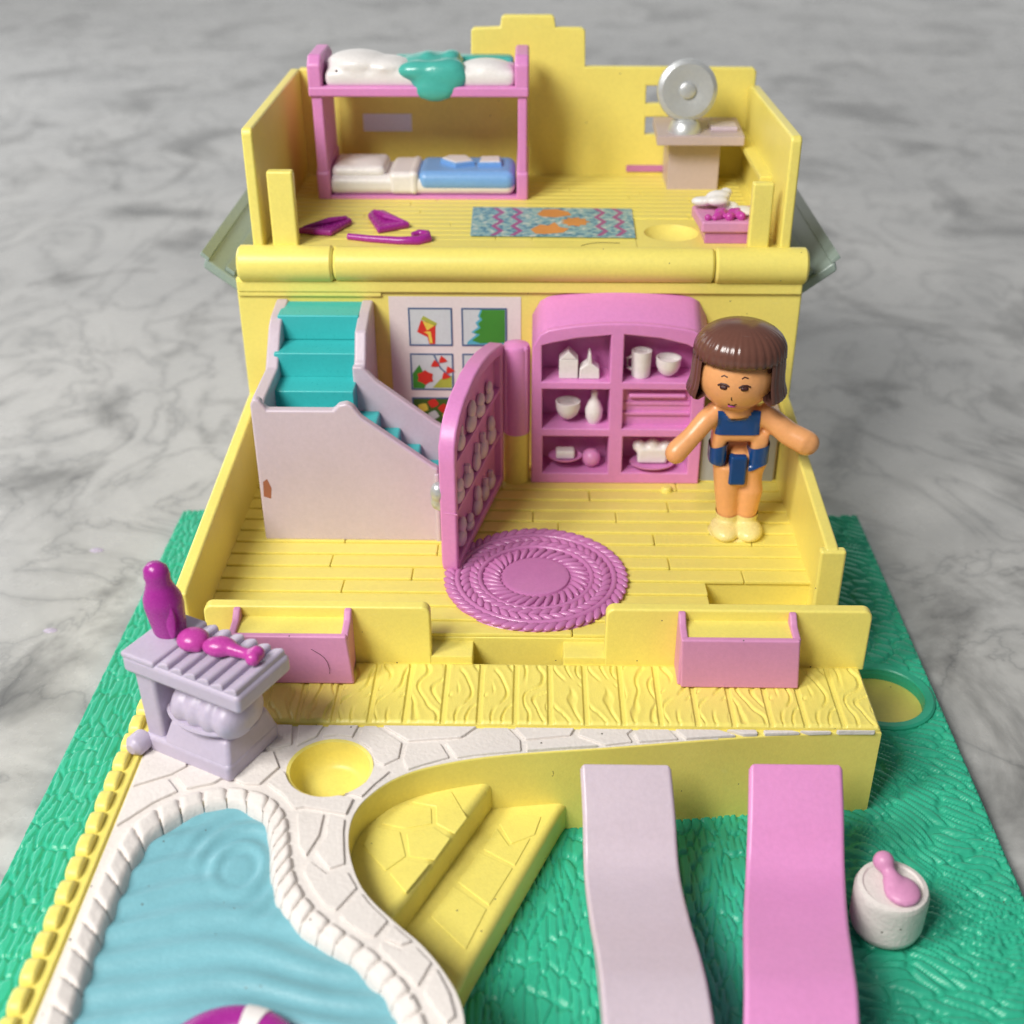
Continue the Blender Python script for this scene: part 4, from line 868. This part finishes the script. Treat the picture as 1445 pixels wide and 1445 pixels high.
obj('tube', tube([(-2.08, 5.40, ZU+.05), (-1.8, 5.31, ZU+.05), (-1.45, 5.24, ZU+.05), (-1.22, 5.24, ZU+.05), (-1.10, 5.32, ZU+.06), (-1.12, 5.44, ZU+.07), (-1.22, 5.48, ZU+.07), (-1.30, 5.42, ZU+.07)], [.04, .045, .05, .06, .055, .05, .045, .03], 10), PURPLE, sn)
# low pink table with towels
tb = thing('side_table', 'pink low table in the right corner of the upper storey', 'side table', (2.55, 5.1, ZU))
obj('top', prism([(2.19, 5.30, 4.20), (2.84, 5.30, 4.20), (2.90, 6.0, 4.20), (2.14, 6.0, 4.20)], (0, 0, .14), .03, 3), ROSE, tb); obj('plinth', box(2.24, 2.84, 5.34, 5.95, ZU, 4.22, .01), MAUVE, tb)
tw = fuse(join(*[ball((2.40+.16*math.cos(a), 5.82+.10*math.sin(a), 4.38+.03*k), (.14, .08, .06)) for k, a in enumerate((0, 1.6, 3.2, 4.8))], ball((2.44, 5.84, 4.50), (.15, .09, .07)), ball((2.72, 5.62, 4.38), (.14, .16, .05)), ball((2.54, 5.92, 4.52), (.08, .06, .06))), .02, 3)
small('towel', 'crumpled white towel heap on the pink low table', 'towel', tw, WHITE, (2.5, 5.8, 4.34), None)
fw = bmesh.new(); fr = random.Random(2)
fw = fuse(join(*[ball((2.45+fr.uniform(-.2, .24), 5.50+fr.uniform(-.13, .12), 4.36+fr.uniform(0, .02)), fr.uniform(.035, .065), 10, 8) for _ in range(22)]), .014, 2)
small('flower_bunch', 'bumpy magenta flower bunch in front of the white towel', 'flowers', fw, MAGENTA, (2.45, 5.5, 4.34), None)

# ================================================================== GRILL
GX = Vector((-2.53, -.84)); ga = math.atan2(.47, -.91)
gl = Vector((-.8885, .4589)); gs = Vector((.4589, .8885))
grill = thing('toy_grill', 'lilac barbecue trolley with ribbed shelf on the white paving', 'grill', (-2.53, -.84, 1.02))
GM = Matrix(((gl.x, gs.x, 0, GX.x), (gl.y, gs.y, 0, GX.y), (0, 0, 1, 0), (0, 0, 0, 1)))
def frustum(lo, hi, z0, z1, b):
    f = box(0, 1, 0, 1, 0, 1, 0)
    for v in f.verts:
        q = lo if v.co.z < .5 else hi; v.co = Vector((q[0]+(q[1]-q[0])*v.co.x, q[2]+(q[3]-q[2])*v.co.y, z0 if v.co.z < .5 else z1))
    return bevel(f, b, 4)
obj('base', xf(box(0, 1.02, 0, .74, 1.0, 1.20, .05, 4), GM), GRILL, grill)
obj('pedestal', xf(frustum((.0, .80, .0, .74), (.07, .74, .10, .68), 1.15, 1.40, .05), GM), GRILL, grill)
obj('post', xf(prism([(.80, .04, 1.12), (1.0, .04, 1.12), (1.04, .04, 2.0), (.80, .04, 2.0)], (0, .30, 0), .04, 3), GM), GRILL, grill)
obj('shelf', xf(box(-.27, 1.07, -.04, .70, 1.93, 2.12, .05, 4), GM), GRILL, grill)
for k in range(6):
    u0 = -.24+.152*k
    obj('rib', xf(prism([(u0, 0, 2.10), (u0+.148, 0, 2.10), (u0+.148, 0, 2.13), (u0+.10, 0, 2.155), (u0+.04, 0, 2.178), (u0+.01, 0, 2.165)], (0, .69, 0), .018, 3), xf and GM @ Matrix.Translation((0, -.015, 0))), GRILL, grill)
obj('shelf_end', xf(box(.68, 1.07, -.04, .70, 2.09, 2.155, .025, 3), GM), GRILL, grill)
obj('brace', xf(box(.15, .55, .48, .64, 1.40, 1.96, .04, 3), GM), GRILL, grill)
kd = []
for k in range(4): kd.append(ball((.07+.165*k, .30+.0*k, 1.60), (.165, .30, .27-.03*abs(k-1.5))))
obj('kettle_lid', xf(fuse(join(*kd), .025, 3), GM), GRILL, grill, wn=False, angle=180)
obj('kettle_rim', xf(join(lathe([(.30, -.02), (.40, -.02), (.42, .01), (.40, .04), (.30, .04)], 36, (.40, .33, 1.475), 1.15, .82)), GM), GRILL, grill)
wh = xf(lathe([(0, 0), (.09, 0), (.105, .02), (.105, .14), (.08, .17), (.05, .20), (0, .20)], 24), GM @ Matrix.Translation((1.03, .03, 1.12)) @ Matrix.Rotation(PI/2, 4, 'X'))
obj('wheel', wh, GRILL, grill)
gp = lambda u, v, z_: GM @ Vector((u, v, z_))
bc = gp(.88, .42, 2.15)
bot = thing('bottle', 'tall purple bottle standing on the end of the grill shelf', 'bottle', bc)
obj('bottle_body', lathe([(0, 0), (.19, 0), (.205, .03), (.245, .34), (.235, .44), (.175, .56), (.15, .63), (.16, .70), (.145, .78), (.09, .83), (0, .845)], 28, (0, 0, 0), .74, .70), PURPLE, bot, world=False)
for v in bpy.data.objects['bottle_body'].data.vertices: v.co.z *= .88; v.co.x -= .06*v.co.z
obj('bottle_label', xf(ball((0, 0, 0), (.045, .02, .17)), Matrix.Translation((.07, -.145, .20)) @ Matrix.Rotation(-.12, 4, 'X')), PURPLE, bot, world=False)
tomato = fuse(join(ball((0, 0, 0), (.15, .14, .10)), ball((.05, -.08, -.02), .055)), .02, 3); xf(tomato, Matrix.Translation(gp(.52, .33, 2.24)))
small('burger', 'round magenta food lump in the middle of the grill shelf', 'food', tomato, MAGENTA, tuple(gp(.52, .33, 2.15)), None)
dd = fuse(join(ball((0, 0, 0), (.16, .11, .09)), tube([(.08, -.02, 0), (.2, -.07, -.01), (.33, -.12, -.01)], [.075, .055, .055], 10), ball((.35, -.10, .0), .075), ball((.33, -.17, .0), .07)), .018, 3)
xf(dd, Matrix.Translation(gp(.24, .36, 2.24)))
small('drumstick', 'magenta drumstick on the ribs of the grill shelf', 'drumstick', dd, MAGENTA, tuple(gp(.2, .3, 2.16)), None)

# ================================================================== LOUNGERS
def lounger(corners, m, label):
    """corners: list of (left x, right x, y, z) from head to foot"""
    t = thing('sun_lounger', label, 'sun lounger', ((corners[0][0]+corners[0][1])/2, -2.2, 0), 0, 'toy sun loungers on the green lawn')
    lf = catmull([(c[0], c[2], c[3]) for c in corners], 8); rt = catmull([(c[1], c[2], c[3]) for c in corners], 8)
    bm = bmesh.new(); rows = []
    for a, b in zip(lf, rt):
        a, b = Vector(a), Vector(b); rows.append([bm.verts.new(a), bm.verts.new(b), bm.verts.new(b-Vector((0, 0, .13))), bm.verts.new(a-Vector((0, 0, .13)))])
    for p, q in zip(rows, rows[1:]):
        for k in range(4): bm.faces.new((p[k], p[(k+1) % 4], q[(k+1) % 4], q[k]))
    bm.faces.new(rows[0]); bm.faces.new(rows[-1][::-1]); bmesh.ops.recalc_face_normals(bm, faces=bm.faces)
    es = [e for e in bm.edges if e.calc_face_angle(0) > math.radians(45)]
    bmesh.ops.bevel(bm, geom=es, offset=.05, segments=4, profile=.5, affect='EDGES', clamp_overlap=True)
    obj('bed', bm, m, t, angle=60)
    for x0, x1, side in ((0, 0, 0), (1, 1, 1)):
        pts = []
        for (a, b, y, z_) in corners: pts.append(((a+.06) if side == 0 else (b-.13), y, z_-.10))
        low = [(p[0], p[1], .0) for p in (pts[1], pts[-1])]
        poly = pts[1:]+[low[1], low[0]]
        obj('leg', prism(poly, (.07, 0, 0), .012), m, t)
    return t
lounger([(.645, 1.475, -.66, 1.16), (.665, 1.50, -1.0, .90), (.674, 1.52, -1.40, .59), (.70, 1.55, -1.95, .62), (.735, 1.58, -2.45, .74), (.75, 1.595, -2.85, .80), (.77, 1.62, -3.4, .68), (.80, 1.65, -4.1, .45)], LILAC, 'lilac wavy sun lounger nearer the corner steps')
lounger([(2.185, 3.035, -.64, 1.17), (2.15, 3.01, -1.0, .90), (2.10, 2.975, -1.40, .59), (2.00, 2.88, -1.95, .62), (1.92, 2.80, -2.45, .74), (1.86, 2.74, -2.85, .80), (1.78, 2.66, -3.4, .68), (1.68, 2.56, -4.1, .45)], LPINK, 'pink wavy sun lounger beside the white stool')

# ================================================================== STOOL
stool = thing('stool', 'white drum stool on the lawn at the right of the pink lounger', 'stool', (3.37, -1.52, 0))
obj('drum', lathe([(0, .02), (.24, .02), (.295, .06), (.318, .14), (.322, .48), (.30, .535), (.26, .545), (.245, .53), (0, .53)], 44, (3.37, -1.50, 0)), WHITEP, stool)
lb = fuse(join(ball((3.31, -1.34, .66), .095), tube([(3.32, -1.37, .63), (3.37, -1.50, .60)], [.06, .07], 10), ball((3.42, -1.60, .575), (.16, .17, .07)), ball((3.37, -1.52, .59), (.10, .12, .07))), .018, 3)
small('lotion_bottle', 'pink bottle lying on the white drum stool', 'bottle', lb, ROSE, (3.38, -1.5, .54), None)

# ================================================================== SPECKS
for (x, y, rx, lab) in ((-5.78, 5.02, .10, 'lilac paint fleck on the marble left of the green base, nearest the house'), (-5.78, 3.15, .09, 'pale lilac fleck on the marble beside the grill bottle')):
    o = obj('paint_fleck', lathe([(0, .02), (rx*.7, .015), (rx, 0)], 12, (0, 0, 0), 1, .6), GRILL); o.location = (x, y, -.199); tag(o, lab, 'fleck', 'flecks on the marble')

# stray fibres
def fibre(pts, label):
    o = obj('stray_fibre', tube(catmull(pts, 5), .003, 5), INK, wn=False); return tag(o, label, 'fibre', 'stray fibres lying on the toy')
fibre([(.75, 5.18, ZU+.02), (.85, 5.26, ZU+.022), (1.0, 5.30, ZU+.022), (1.22, 5.29, ZU+.02)], 'dark curved hair on the upper floor in front of the blue rug')
fibre([(-1.02, 1.66, 1.215), (-1.06, 1.74, 1.218), (-1.0, 1.78, 1.22), (-.92, 1.72, 1.217)], 'tiny curled hair on the lower floor behind the shorter low wall')
fibre([(.40, -.405, .75), (.41, -.41, .78), (.405, -.41, .82)], 'tiny dark fibre on the yellow terrace wall left of the lilac lounger')
